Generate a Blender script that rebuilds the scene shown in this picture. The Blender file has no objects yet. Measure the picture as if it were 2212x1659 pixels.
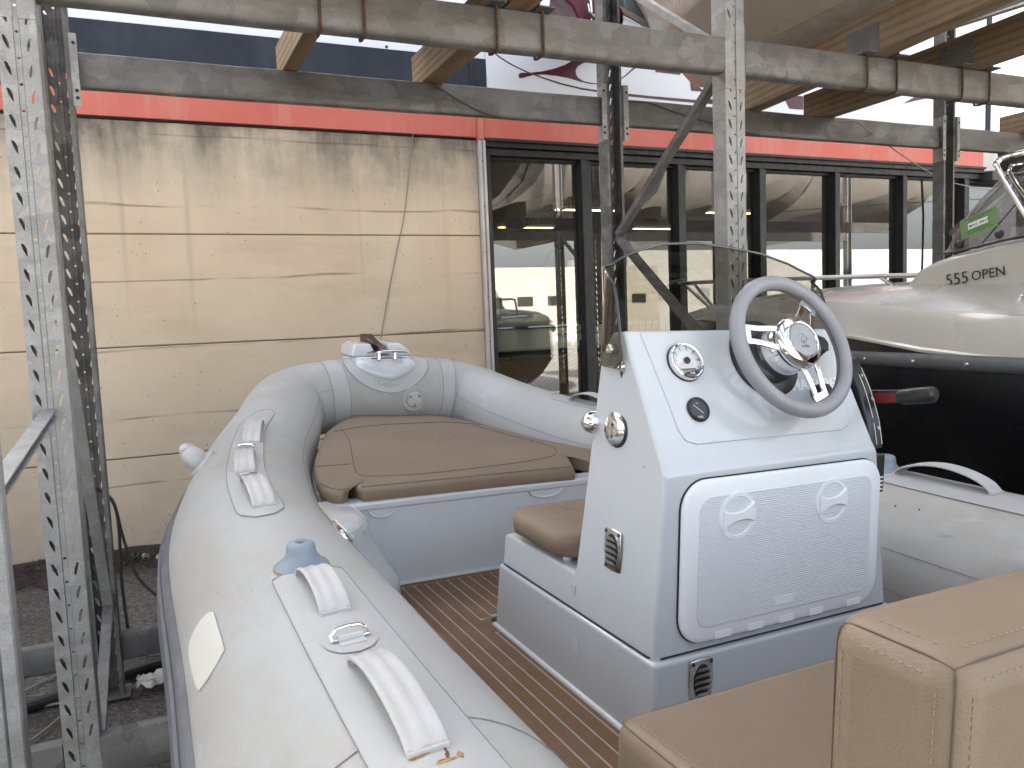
import bpy, bmesh, math, random
import numpy as np
from mathutils import Vector, Matrix, Euler
random.seed(7)
SC = bpy.context.scene
COL = SC.collection
PI = math.pi
R_ = math.radians

# ------------------------------------------------------------------ camera
cam_d = bpy.data.cameras.new('camera')
cam = bpy.data.objects.new('camera', cam_d)
COL.objects.link(cam)
_f = Vector((0.395637, 0.914262, -0.087156)); _r = Vector((0.915673, -0.399995, -0.039319)); _u = Vector((0.07081, 0.06425, 0.995418))
CAM = Vector((0, 0, 1.65))
cam.matrix_world = Matrix(((_r.x, _u.x, -_f.x, CAM.x), (_r.y, _u.y, -_f.y, CAM.y), (_r.z, _u.z, -_f.z, CAM.z), (0, 0, 0, 1)))
cam_d.sensor_width = 36.0
cam_d.lens = 1680 / 2212 * 36
cam_d.clip_start = 0.02
cam_d.clip_end = 600
SC.camera = cam

# ------------------------------------------------------------------ sky, sun, exposure
SUN_EL, SUN_AZ = R_(32), R_(-14)          # azimuth from +Y towards +X
w = bpy.data.worlds.new('World'); SC.world = w; w.use_nodes = True
nt = w.node_tree
bg = nt.nodes['Background']
sky = nt.nodes.new('ShaderNodeTexSky'); sky.sky_type = 'NISHITA'; sky.sun_disc = False
sky.sun_elevation = SUN_EL; sky.sun_rotation = SUN_AZ
sky.air_density = 1.0; sky.dust_density = 4.0; sky.ozone_density = 1.0
hs_ = nt.nodes.new('ShaderNodeHueSaturation'); hs_.inputs['Saturation'].default_value = .42      # hazy, milky sky
nt.links.new(sky.outputs[0], hs_.inputs['Color']); nt.links.new(hs_.outputs[0], bg.inputs[0])
bg.inputs[1].default_value = 0.15
sd = bpy.data.lights.new('sun', 'SUN'); sd.energy = 5.0; sd.angle = R_(1.0); sd.color = (1, 0.93, 0.82)
sun = bpy.data.objects.new('sun', sd); COL.objects.link(sun)
_sdir = Vector((math.sin(SUN_AZ) * math.cos(SUN_EL), math.cos(SUN_AZ) * math.cos(SUN_EL), math.sin(SUN_EL)))
sun.rotation_euler = _sdir.to_track_quat('Z', 'Y').to_euler()
sun.location = (-3, 20, 15)
vs = SC.view_settings
SC.display_settings.display_device = 'sRGB'
vs.view_transform = 'Standard'; vs.look = 'None'; vs.gamma = 1.0; vs.use_curve_mapping = False
vs.exposure = 2.34
SC.cycles.max_bounces = 10; SC.cycles.transparent_max_bounces = 12; SC.cycles.glossy_bounces = 5
SC.cycles.use_denoising = True
SC.cycles.caustics_reflective = False; SC.cycles.caustics_refractive = False
SC.cycles.sample_clamp_indirect = 6.0

# ------------------------------------------------------------------ boat frame: axes of the inflatable (starboard, forward, up)
BT = Vector((0.997367, 0.064596, -0.032967)); BF = Vector((-0.063623, 0.99753, 0.029763)); BW = Vector((0.034808, -0.027588, 0.999013))
BS = 0.95                                   # boat units to metres
FR = {}                                     # frame of each object: (origin, scale)

def boat_matrix(b):
    p = CAM + (BT * b[0] + BF * b[1] + BW * b[2]) * BS
    return Matrix(((BT.x, BF.x, BW.x, p.x), (BT.y, BF.y, BW.y, p.y), (BT.z, BF.z, BW.z, p.z), (0, 0, 0, 1)))

def tag(o, label=None, cat=None, group=None, kind=None):
    if label: o['label'] = label
    if cat: o['category'] = cat
    if group: o['group'] = group
    if kind: o['kind'] = kind
    return o

def thing(name, label, cat, loc=(0, 0, 0), group=None, boat=False, rotz=0):
    o = bpy.data.objects.new(name, None); COL.objects.link(o)
    o.empty_display_size = 0.1
    if boat:
        o.matrix_world = boat_matrix(loc); FR[o] = (Vector(loc), BS)
    else:
        o.location = loc; o.rotation_euler = (0, 0, rotz); FR[o] = (Vector(loc), 1.0)
    return tag(o, label, cat, group)

def V(*a):
    return Vector(a) if len(a) > 1 else Vector(a[0])

class MB:
    def __init__(s): s.bm = bmesh.new()
    def verts(s, pts): return [s.bm.verts.new(V(p)) for p in pts]
    def face(s, pts):
        try: return s.bm.faces.new(s.verts(pts))
        except ValueError: return None
    def box(s, c, sz, M=None):
        c = V(c); h = V(sz) * 0.5; vs = []
        for dz in (-1, 1):
            for dx, dy in ((-1, -1), (1, -1), (1, 1), (-1, 1)):
                d = Vector((dx * h.x, dy * h.y, dz * h.z))
                if M is not None: d = M @ d
                vs.append(s.bm.verts.new(c + d))
        for f in ((3, 2, 1, 0), (4, 5, 6, 7), (0, 1, 5, 4), (1, 2, 6, 5), (2, 3, 7, 6), (3, 0, 4, 7)):
            s.bm.faces.new([vs[i] for i in f])
        return s
    def bb(s, a, b):
        a = V(a); b = V(b); return s.box((a + b) / 2, b - a)
    def prism(s, poly, vec):
        vec = V(vec); a = s.verts(poly); b = s.verts([V(p) + vec for p in poly]); n = len(a)
        for i in range(n): s.bm.faces.new((a[i], a[(i + 1) % n], b[(i + 1) % n], b[i]))
        s.bm.faces.new(a[::-1]); s.bm.faces.new(b); return s
    def loft(s, rings, closed=True, caps=True):
        rs = [s.verts(r) for r in rings]; n = len(rs[0])
        for i in range(len(rs) - 1):
            for j in range(n if closed else n - 1):
                k = (j + 1) % n
                try: s.bm.faces.new((rs[i][j], rs[i][k], rs[i + 1][k], rs[i + 1][j]))
                except ValueError: pass
        if caps and closed:
            for r in (rs[0][::-1], rs[-1]):
                try: s.bm.faces.new(r)
                except ValueError: pass
        return s
    def sheet(s, grid): return s.loft(grid, closed=False, caps=False)
    def tube(s, pts, r, n=8, closed=False, caps=True, flat=1.0, up=None):
        pts = [V(p) for p in pts]; N = len(pts); rings = []
        prev = None
        for i, p in enumerate(pts):
            if closed: t = pts[(i + 1) % N] - pts[i - 1]
            else: t = pts[min(i + 1, N - 1)] - pts[max(i - 1, 0)]
            if t.length < 1e-9: t = Vector((0, 0, 1))
            t.normalize()
            if prev is None:
                a = V(up) if up is not None else (Vector((0, 0, 1)) if abs(t.z) < 0.9 else Vector((1, 0, 0)))
            else: a = prev
            a = a - t * a.dot(t)
            if a.length < 1e-6: a = t.orthogonal()
            a.normalize(); prev = a; b = t.cross(a)
            rr = r[i] if hasattr(r, '__len__') else r
            rings.append([p + (a * math.cos(2 * PI * k / n) * flat + b * math.sin(2 * PI * k / n)) * rr for k in range(n)])
        if closed: rings.append(rings[0]); s.loft(rings, True, False); bmesh.ops.remove_doubles(s.bm, verts=s.bm.verts, dist=1e-6)
        else: s.loft(rings, True, caps)
        return s
    def bar(s, pts, wdt, thk, nrm):            # flat bar along pts; nrm: face normal (or list)
        pts = [V(p) for p in pts]; N = len(pts); rings = []
        for i, p in enumerate(pts):
            t = (pts[min(i + 1, N - 1)] - pts[max(i - 1, 0)]).normalized()
            n = V(nrm[i]) if isinstance(nrm, list) else V(nrm)
            n = (n - t * n.dot(t)).normalized(); b = t.cross(n)
            ww = wdt[i] if hasattr(wdt, '__len__') else wdt
            rings.append([p + b * ww / 2 + n * thk / 2, p - b * ww / 2 + n * thk / 2, p - b * ww / 2 - n * thk / 2, p + b * ww / 2 - n * thk / 2])
        return s.loft(rings)
    def lathe(s, o, ax, prof, n=24, e=None, caps=True, squash=1.0):
        o = V(o); ax = V(ax).normalized(); e1 = (V(e) if e is not None else ax.orthogonal())
        e1 = (e1 - ax * e1.dot(ax)).normalized(); e2 = ax.cross(e1)
        s.loft([[o + ax * h + (e1 * math.cos(2 * PI * k / n) + e2 * math.sin(2 * PI * k / n) * squash) * r for k in range(n)] for r, h in prof], True, caps)
        return s
    def ball(s, c, r, M=None, u=12, v=8):
        m = bmesh.new(); bmesh.ops.create_uvsphere(m, u_segments=u, v_segments=v, radius=1)
        r = V(r) if hasattr(r, '__len__') else Vector((r, r, r)); c = V(c); mp = {}
        for q in m.verts:
            d = Vector((q.co.x * r.x, q.co.y * r.y, q.co.z * r.z)); d = M @ d if M is not None else d
            mp[q] = s.bm.verts.new(c + d)
        for f in m.faces: s.bm.faces.new([mp[q] for q in f.verts])
        m.free(); return s
    def build(s, name, m, parent=None, frame=None, ang=32, bevel=0, seg=2, solid=0, sub=0, bang=30, fix=True, off=-1):
        bm = s.bm
        if fix: bmesh.ops.recalc_face_normals(bm, faces=bm.faces)
        fo = frame
        p = parent
        while fo is None and p is not None:
            fo = FR.get(p); p = p.parent
        o0, sc = fo if fo else (Vector((0, 0, 0)), 1.0)
        for q in bm.verts: q.co = (q.co - o0) * sc
        me = bpy.data.meshes.new(name); bm.to_mesh(me); bm.free()
        if len(me.polygons):
            me.polygons.foreach_set('use_smooth', [bool(ang)] * len(me.polygons))
            if ang: me.set_sharp_from_angle(angle=R_(ang))
        o = bpy.data.objects.new(name, me); COL.objects.link(o)
        if m: me.materials.append(m)
        if parent: o.parent = parent
        if solid:
            md = o.modifiers.new('thick', 'SOLIDIFY'); md.thickness = solid * sc; md.offset = off
        if bevel:
            md = o.modifiers.new('bevel', 'BEVEL'); md.width = bevel * sc; md.segments = seg; md.limit_method = 'ANGLE'; md.angle_limit = R_(bang); md.harden_normals = False
        if sub:
            md = o.modifiers.new('sub', 'SUBSURF'); md.levels = sub; md.render_levels = sub
        return o

def single(mb, name, m, label, cat, loc=(0, 0, 0), group=None, boat=False, kind=None, **kw):
    o = mb.build(name, m, None, (V(loc), BS if boat else 1.0), **kw)
    if boat: o.matrix_world = boat_matrix(loc)
    else: o.location = loc
    FR[o] = (V(loc), BS if boat else 1.0)
    return tag(o, label, cat, group, kind)

def text(name, body, m, parent, origin, ex, ey, size, extrude=0.0006, align='LEFT', bold=0.0, shear=0.0, space=1.0):
    """lettering lying in the plane spanned by ex, ey (in the parent's own units)"""
    c = bpy.data.curves.new(name, 'FONT'); c.body = body; c.extrude = extrude; c.align_x = align; c.offset = bold; c.shear = shear; c.space_character = space
    fo, p = None, parent
    while fo is None: fo = FR.get(p); p = p.parent
    c.size = size * fo[1]; c.resolution_u = 3
    c.materials.append(m)
    o = bpy.data.objects.new(name, c); COL.objects.link(o); o.parent = parent
    bpy.context.view_layer.update()
    me = bpy.data.meshes.new_from_object(o.evaluated_get(bpy.context.evaluated_depsgraph_get())); bpy.data.objects.remove(o)
    me.name = name; o = bpy.data.objects.new(name, me); COL.objects.link(o); o.parent = parent
    ex = V(ex).normalized(); ez = ex.cross(V(ey)).normalized(); ey = ez.cross(ex)
    l = (V(origin) - fo[0]) * fo[1]
    o.matrix_local = Matrix(((ex.x, ey.x, ez.x, l.x), (ex.y, ey.y, ez.y, l.y), (ex.z, ey.z, ez.z, l.z), (0, 0, 0, 1)))
    return o

# ------------------------------------------------------------------ materials
def newmat(name):
    m = bpy.data.materials.new(name); m.use_nodes = True
    return m, m.node_tree, m.node_tree.nodes['Principled BSDF']

class NT:
    """small helper to wire nodes"""
    def __init__(s, t): s.t = t
    def n(s, typ, **kw):
        nd = s.t.nodes.new('ShaderNode' + typ)
        for k, v in kw.items():
            if isinstance(k, str) and hasattr(nd, k): setattr(nd, k, v)
        return nd
    def l(s, a, b): s.t.links.new(a, b)
    def co(s, scale=(1, 1, 1), rot=(0, 0, 0), loc=(0, 0, 0), kind='Object'):
        tc = s.n('TexCoord'); mp = s.n('Mapping'); mp.inputs['Scale'].default_value = scale; mp.inputs['Rotation'].default_value = rot; mp.inputs['Location'].default_value = loc
        s.l(tc.outputs[kind], mp.inputs[0]); return mp.outputs[0]
    def noise(s, v, scale=5, det=4, rough=.55, dist=0):
        n = s.n('TexNoise'); n.inputs['Scale'].default_value = scale; n.inputs['Detail'].default_value = det; n.inputs['Roughness'].default_value = rough; n.inputs['Distortion'].default_value = dist
        s.l(v, n.inputs['Vector']); return n.outputs['Fac']
    def ramp(s, f, *st):
        r = s.n('ValToRGB'); e = r.color_ramp.elements
        while len(e) < len(st): e.new(0.5)
        for i, (p, c) in enumerate(st):
            e[i].position = p; e[i].color = (c, c, c, 1) if not hasattr(c, '__len__') else (*c, 1)
        s.l(f, r.inputs[0]); return r.outputs[0]
    def mix(s, f, a, b, mode='MIX'):
        m = s.n('MixRGB'); m.blend_type = mode
        for i, x in ((0, f), (1, a), (2, b)):
            if hasattr(x, 'links') or hasattr(x, 'is_linked'): s.l(x, m.inputs[i])
            elif i == 0: m.inputs[0].default_value = x
            else: m.inputs[i].default_value = (*x, 1) if hasattr(x, '__len__') else (x, x, x, 1)
        return m.outputs[0]
    def math(s, op, a, b=0.0):
        m = s.n('Math'); m.operation = op
        for i, x in ((0, a), (1, b)):
            if hasattr(x, 'is_linked'): s.l(x, m.inputs[i])
            else: m.inputs[i].default_value = x
        return m.outputs[0]
    def bump(s, h, bsdf, strength=.2, dist=.01):
        b = s.n('Bump'); b.inputs['Strength'].default_value = strength; b.inputs['Distance'].default_value = dist
        s.l(h, b.inputs['Height']); s.l(b.outputs[0], bsdf.inputs['Normal'])

def plain(name, col, rough=.5, metal=0.0, var=.12, vscale=4.0, bump=0.0, bscale=60, spec=.5, coat=0.0, emit=None, grime=None, gscale=2.5, gamt=.5):
    m, t, b = newmat(name); N = NT(t)
    co = N.co()
    n = N.noise(co, vscale, 5)
    c2 = tuple(max(0, c * (1 - var)) for c in col); c1 = tuple(min(1, c * (1 + var)) for c in col)
    c = N.ramp(n, (.3, c2), (.7, c1))
    if grime is not None:
        g = N.noise(N.co((1, 1, 1), loc=(3.1, 1.7, 9.2)), gscale, 8, .7)
        c = N.mix(N.ramp(g, (.48, 0.0), (.78, gamt)), c, grime)
    N.l(c, b.inputs['Base Color'])
    b.inputs['Metallic'].default_value = metal
    rr = N.ramp(N.noise(co, vscale * 2.3, 5), (.3, max(0.02, rough * .8)), (.7, min(1, rough * 1.25)))
    N.l(rr, b.inputs['Roughness'])
    b.inputs['Specular IOR Level'].default_value = spec
    if coat: b.inputs['Coat Weight'].default_value = coat; b.inputs['Coat Roughness'].default_value = .06
    if bump: N.bump(N.noise(co, bscale, 3), b, bump, .002)
    if emit: b.inputs['Emission Color'].default_value = (*emit[0], 1); b.inputs['Emission Strength'].default_value = emit[1]
    return m

def galv(name, light, dark, stain, stainamt, metal=.25, cell=22, rough=.5):
    m, t, b = newmat(name); N = NT(t)
    co = N.co()
    wob = N.noise(co, 14, 3)
    vo = N.n('TexVoronoi'); vo.inputs['Scale'].default_value = cell; vo.inputs['Randomness'].default_value = 1
    ad = N.n('VectorMath'); ad.operation = 'MULTIPLY_ADD'
    cb = N.n('CombineXYZ'); N.l(wob, cb.inputs[0]); N.l(wob, cb.inputs[2]); N.l(N.noise(co, 17, 3), cb.inputs[1])
    ad.inputs[1].default_value = (.09, .09, .09); N.l(cb.outputs[0], ad.inputs[0]); N.l(co, ad.inputs[2])
    N.l(ad.outputs[0], vo.inputs['Vector'])
    sep = N.n('SeparateColor'); N.l(vo.outputs['Color'], sep.inputs[0])
    c = N.ramp(sep.outputs[0], (0.0, dark), (.55, tuple((a + d) / 2 for a, d in zip(light, dark))), (1.0, light))
    g = N.noise(N.co((1.2, 1.2, 6), loc=(5, 2, 1)), 2.0, 8, .65)
    c = N.mix(N.ramp(g, (.42, 0.0), (.72, stainamt)), c, stain)
    fine = N.noise(co, 160, 4, .7)
    c = N.mix(.35, c, N.ramp(fine, (.3, .25), (.7, .75)), 'OVERLAY')
    N.l(c, b.inputs['Base Color']); b.inputs['Metallic'].default_value = metal
    N.l(N.ramp(sep.outputs[1], (0.0, rough * .8), (1.0, min(1, rough * 1.3))), b.inputs['Roughness'])
    N.bump(fine, b, .12, .002)
    return m

def wood(name, c1, c2, sx=(14, 1, 14), rough=.75, scale=2.2, knots=True):
    m, t, b = newmat(name); N = NT(t)
    co = N.co(sx)
    wv = N.n('TexWave'); wv.wave_type = 'RINGS'; wv.rings_direction = 'Y'; wv.inputs['Scale'].default_value = scale; wv.inputs['Distortion'].default_value = 5.0; wv.inputs['Detail'].default_value = 3; wv.inputs['Detail Scale'].default_value = .35
    N.l(N.co((sx[0] * .5, sx[1] * .5, sx[2] * .5), loc=(.3, .8, 1.9)), wv.inputs['Vector'])
    c = N.ramp(wv.outputs['Fac'], (.1, c1), (.75, tuple(a * .55 + d * .45 for a, d in zip(c1, c2))), (1.0, c2))
    g = N.noise(N.co((1, 1, 1)), 1.7, 7, .7)
    c = N.mix(N.ramp(g, (.4, 0.0), (.75, .55)), c, tuple(x * .55 for x in c2))
    fine = N.noise(N.co((90, 4, 90)), 3, 4, .7)
    c = N.mix(.4, c, N.ramp(fine, (.3, .3), (.7, .7)), 'OVERLAY')
    N.l(c, b.inputs['Base Color']); b.inputs['Roughness'].default_value = rough
    N.bump(N.math('ADD', wv.outputs['Fac'], fine), b, .25, .003)
    return m

def glassy(name, tint, refl=.0, rough=0.0, ior=1.5, dirt=.0):
    """thin clear pane: mirror by Fresnel over a tinted see-through pane, a little dust"""
    m, t, b = newmat(name); N = NT(t); t.nodes.remove(b)
    out = t.nodes['Material Output']
    tr = N.n('BsdfTransparent'); tr.inputs[0].default_value = (*tint, 1)
    gl = N.n('BsdfGlossy'); gl.inputs['Roughness'].default_value = rough; gl.inputs[0].default_value = (1, 1, 1, 1)
    lw = N.n('LayerWeight'); lw.inputs[0].default_value = .5       # same from both sides of the sheet
    f = N.math('MINIMUM', N.math('ADD', N.math('MULTIPLY', N.math('POWER', lw.outputs['Facing'], 4.5), .92), .045 + refl), 1.0)
    mx = N.n('MixShader'); N.l(f, mx.inputs[0]); N.l(tr.outputs[0], mx.inputs[1]); N.l(gl.outputs[0], mx.inputs[2])
    sh = mx.outputs[0]
    if dirt:
        df = N.n('BsdfDiffuse'); df.inputs[0].default_value = (.45, .43, .38, 1)
        d = N.ramp(N.noise(N.co((1, 1, 1.0)), 3.2, 9, .75), (.45, dirt * .25), (.8, dirt))
        m2 = N.n('MixShader'); N.l(d, m2.inputs[0]); N.l(sh, m2.inputs[1]); N.l(df.outputs[0], m2.inputs[2]); sh = m2.outputs[0]
    N.l(sh, out.inputs[0])
    return m

M = {}
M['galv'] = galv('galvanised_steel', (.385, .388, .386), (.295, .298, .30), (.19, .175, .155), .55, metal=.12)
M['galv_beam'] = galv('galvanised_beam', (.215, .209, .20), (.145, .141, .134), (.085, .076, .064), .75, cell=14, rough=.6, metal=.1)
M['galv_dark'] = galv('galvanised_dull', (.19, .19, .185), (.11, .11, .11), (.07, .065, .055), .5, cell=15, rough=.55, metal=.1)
M['rust'] = plain('rusty_iron', (.085, .042, .024), .85, 0, .5, 60, .5, 120)
M['wood'] = wood('sawn_timber', (.36, .25, .15), (.22, .14, .075), scale=1.3)
M['wood_dark'] = wood('stained_timber', (.29, .205, .125), (.19, .13, .076), scale=1.2)
M['chrome'] = plain('chrome', (.82, .83, .84), .07, 1.0, .05, 8, .03, 90)
M['louvre'] = plain('bright_louvre', (.78, .77, .76), .38, .7, .05, 10)
M['steel'] = plain('stainless_steel', (.62, .61, .59), .2, 1.0, .08, 10, .04, 90)
M['gel'] = plain('white_gelcoat', (.545, .572, .60), .17, 0, .02, 1.2, 0, spec=.5, coat=.4, grime=(.44, .45, .45), gscale=3.2, gamt=.35)
M['gelgrey'] = plain('pale_grey_gelcoat', (.475, .502, .535), .22, 0, .03, 1.2, 0, spec=.5, coat=.35, grime=(.42, .44, .47), gscale=2, gamt=.3)
M['white_plastic'] = plain('white_plastic', (.82, .835, .86), .4, 0, .02, 3)
M['black'] = plain('black_plastic', (.018, .018, .02), .35, 0, .2, 10)
M['black_gap'] = plain('dark_gap', (.02, .021, .023), .9)
M['seam'] = plain('seam_line', (.27, .27, .265), .8)
M['stitch'] = plain('stitch_thread', (.31, .25, .18), .9)
M['stitch_dark'] = plain('dark_seam', (.12, .088, .064), .9)
M['red_paint'] = plain('red_plastic', (.22, .022, .022), .4, 0, .1, 8)
M['txt_black'] = plain('black_print', (.02, .02, .02), .5)
M['txt_white'] = plain('white_print', (.8, .8, .8), .5)
M['txt_pale'] = plain('pale_print', (.84, .85, .89), .45)
M['wheel_grey'] = plain('grey_leather', (.27, .275, .295), .42, 0, .08, 14, .25, 260)
M['acrylic'] = glassy('smoked_acrylic', (.43, .42, .37), .0, .0)
M['acrylic_edge'] = plain('acrylic_edge', (.03, .03, .028), .2)
M['clear'] = glassy('clear_acrylic', (.74, .72, .72), .02, .0, dirt=.25)
M['glass'] = glassy('window_glass', (.60, .62, .57), .105, .0, dirt=.05)

def px(u, v, Y):
    """point of the vertical plane at distance Y seen at photo position (u, v)"""
    d = _f * 1680 + _r * (u - 1106) - _u * (v - 829.5)
    return CAM + d * (Y / d.y)

# ================================================================== ground
def asphalt():
    m, t, b = newmat('old_asphalt'); N = NT(t); co = N.co()
    vo = N.n('TexVoronoi'); vo.inputs['Scale'].default_value = 70; N.l(co, vo.inputs['Vector'])
    sep = N.n('SeparateColor'); N.l(vo.outputs['Color'], sep.inputs[0])
    c = N.ramp(sep.outputs[0], (0, (.055, .05, .046)), (.7, (.11, .10, .09)), (1, (.20, .18, .16)))
    g = N.noise(co, 1.1, 8, .7)
    c = N.mix(N.ramp(g, (.42, 0.0), (.66, .8)), c, (.045, .034, .028))
    N.l(c, b.inputs['Base Color']); b.inputs['Roughness'].default_value = .9
    N.bump(N.math('ADD', vo.outputs['Distance'], N.noise(co, 40, 5)), b, .5, .01)
    return m
M['asphalt'] = asphalt()
M['soil'] = plain('dark_soil', (.04, .03, .024), .95, 0, .5, 30, .8, 80)
g = MB(); n = 24
xs = [-120, -40, -15] + list(np.linspace(-6, 10, 17)) + [20, 50, 120]
ys = [-120, -40, -12] + list(np.linspace(-4, 12, 17)) + [25, 50, 120]
g.sheet([[(x, y, 0.012 * math.sin(x * 2.1 + y) * math.cos(y * 1.7) if -6 < x < 10 and -4 < y < 6.2 else 0) for x in xs] for y in ys])
o = g.build('ground', M['asphalt']); tag(o, 'worn grey asphalt yard under the racks', kind='structure')

M['paving'] = plain('pale_bounce_paving', (.54, .52, .48), .85, 0, .08, .4, .2, 30, grime=(.40, .38, .35), gscale=.3, gamt=.5)
mb = MB(); mb.bb((-60, -80, -.05), (90, -1.5, .016)); o = mb.build('bounce_paving', M['paving']); tag(o, 'unseen pale paving added behind the racks to bounce sunlight onto wall and boats', kind='structure')  # unseen sheet added as a bounce, lifts wall and aft-facing surfaces

# ================================================================== showroom building
WY = 6.24
bld = thing('showroom_building', 'beige concrete showroom with a red band, a dark board on top and black framed windows', 'building', (2.5, WY, 0))

def concrete():
    m, t, b = newmat('painted_concrete'); N = NT(t); co = N.co()
    sx = N.n('SeparateXYZ'); N.l(co, sx.inputs[0])
    base = N.ramp(N.noise(co, .9, 6, .6), (.3, (.60, .482, .350)), (.7, (.69, .572, .435)))
    base = N.mix(N.ramp(N.noise(N.co((.6, 1, 2.2), loc=(4, 4, 4)), 1.6, 8, .7), (.5, 0.0), (.8, .5)), base, (.40, .32, .235))
    # water streaks running down from the top edge: dirt with its own shape
    top = N.ramp(sx.outputs[2], (.0, 0.0), (.48, 0.0), (.78, .18), (.93, .55), (1.0, 1.0))
    mr = N.n('MapRange'); mr.inputs['From Min'].default_value = 0; mr.inputs['From Max'].default_value = 3.14; N.l(sx.outputs[2], mr.inputs['Value'])
    top = N.ramp(mr.outputs[0], (.60, 0.0), (.82, .16), (.92, .55), (.985, 1.0))
    st = N.math('ADD', N.math('MULTIPLY', N.noise(N.co((1.6, 1, .25), loc=(1.0, 0, 3)), 2.6, 9, .68), .5), N.math('MULTIPLY', N.noise(N.co((1, 1, .9), loc=(2.0, 0, 5)), 1.5, 10, .74), .5))
    mask = N.math('MULTIPLY', top, N.ramp(st, (.40, .10), (.60, 1.0)))
    c = N.mix(mask, base, (.085, .082, .072))
    st2 = N.noise(N.co((5, 1, .12), loc=(7.7, 0, 1)), 1.4, 6, .6)
    c = N.mix(N.math('MULTIPLY', N.ramp(mr.outputs[0], (.5, 0.05), (.9, .9)), N.ramp(st2, (.60, 0.0), (.74, .55))), c, (.20, .18, .15))
    # patchy tone, greyer and darker towards the ground
    low = N.ramp(mr.outputs[0], (.0, .75), (.22, .35), (.42, 0.0))
    c = N.mix(N.math('MULTIPLY', low, N.ramp(N.noise(co, 2.0, 8, .7), (.3, .45), (.7, 1.0))), c, (.30, .255, .21))
    # pores
    po = N.n('TexVoronoi'); po.inputs['Scale'].default_value = 17; N.l(co, po.inputs['Vector'])
    pm = N.math('MULTIPLY', N.ramp(po.outputs['Distance'], (.05, 1.0), (.095, 0.0)), N.ramp(N.noise(co, 3.2, 4), (.46, 0.0), (.54, 1.0)))
    c = N.mix(pm, c, (.09, .08, .065))
    # hairline cracks, mostly level
    cr = N.n('TexWave'); cr.bands_direction = 'Z'; cr.inputs['Scale'].default_value = .62; cr.inputs['Distortion'].default_value = 1.6; cr.inputs['Detail'].default_value = 4; cr.inputs['Detail Scale'].default_value = 1.6; cr.inputs['Detail Roughness'].default_value = .62
    N.l(N.co((.25, 1, 1.0)), cr.inputs['Vector'])
    cm = N.math('MULTIPLY', N.ramp(cr.outputs['Fac'], (.0, 1.0), (.0010, 0.0)), N.ramp(N.noise(co, 1.3, 3), (.42, 0.0), (.56, .6)))
    c = N.mix(cm, c, (.14, .11, .085))
    # scuffs
    sc = N.noise(N.co((9, 1, 1.6), (0, .35, 0)), 2.0, 3)
    c = N.mix(N.ramp(sc, (.73, 0.0), (.76, .35)), c, (.17, .14, .12))
    N.l(c, b.inputs['Base Color']); b.inputs['Roughness'].default_value = .85; b.inputs['Specular IOR Level'].default_value = .25
    h = N.math('SUBTRACT', N.noise(co, 45, 6, .7), N.math('MULTIPLY', N.math('ADD', pm, cm), 1.5))
    N.bump(h, b, .35, .004)
    return m
M['concrete'] = concrete()
def fascia_red():
    m, t, b = newmat('faded_red_paint'); N = NT(t); co = N.co()
    c = N.ramp(N.noise(N.co((.5, 1, .5)), 1.4, 6, .6), (.3, (.58, .105, .065)), (.7, (.66, .18, .13)))
    ch = N.noise(N.co((2.2, 1, .5), (0, .3, 0)), 1.5, 8, .75)
    c = N.mix(N.ramp(ch, (.5, 0.0), (.74, .4)), c, (.66, .42, .36))
    sx = N.n('SeparateXYZ'); N.l(co, sx.inputs[0])
    N.l(c, b.inputs['Base Color']); b.inputs['Roughness'].default_value = .55
    N.bump(N.noise(co, 9, 4), b, .12, .01)
    return m
M['fascia_red'] = fascia_red()
M['fascia_dark'] = plain('dark_blue_board', (.036, .040, .052), .75, 0, .15, 2, .1, 30, grime=(.12, .13, .145), gscale=1.7, gamt=.35, spec=.2)
M['frame_black'] = plain('black_frame_paint', (.014, .014, .015), .55, 0, .4, 14, .4, 70, grime=(.05, .047, .043), gscale=9, gamt=.6)
M['post_white'] = plain('white_corner_post', (.55, .52, .49), .5, 0, .08, 6, .1, 60, grime=(.3, .27, .24), gscale=5, gamt=.4)
M['sign_white'] = plain('white_sign_panel', (.74, .75, .77), .35, 0, .02, .8)
M['burgundy'] = plain('burgundy_print', (.075, .010, .020), .4, 0, .1, 5)
M['canopy'] = plain('grey_canopy', (.06, .06, .06), .7, 0, .2, 5)

zs = [3.135, 2.335, 1.53, .725, -.06]
for i in range(4):
    mb = MB(); mb.bb((-9, WY, zs[i + 1] + (.009 if i < 3 else 0)), (2.462, WY + .16, zs[i]))
    mb.build('concrete_panel', M['concrete'], bld, bevel=.006, seg=2)
mb = MB(); mb.bb((-9, WY + .02, -.1), (2.46, WY + .18, 3.13)); mb.build('joint_backing', plain('joint_brown', (.30, .225, .15), .9), bld)  # brown colour of the panel joints
mb = MB(); mb.bb((-9, WY - .035, -.1), (2.46, WY - .004, .055)); mb.build('plinth', M['soil'], bld)
# red band in two lengths with the lapped joint over the corner post
for x0, x1, y in ((-9, 2.455, -.03), (2.52, 8.73, -.036)):
    mb = MB(); mb.bb((x0, WY + y, 3.15), (x1, WY + .2, 3.80)); mb.build('red_band', M['fascia_red'], bld, bevel=.004)
mb = MB(); mb.bb((2.456, WY - .052, 3.13), (2.519, WY + .05, 3.80)); mb.build('band_joint', M['fascia_red'], bld, bevel=.008)
mb = MB(); mb.bb((-9, WY - .012, 3.137), (2.46, WY + .1, 3.149)); mb.build('shadow_joint', M['black_gap'], bld)
mb = MB(); mb.bb((-9, WY - .075, 3.45), (2.545, WY - .038, 3.782)); mb.build('dark_board', M['fascia_dark'], bld, bevel=.004)
mb = MB(); mb.bb((2.40, WY - .085, 3.45), (2.43, WY - .076, 3.782)); mb.build('board_batten', M['fascia_dark'], bld, bevel=.002)
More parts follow.
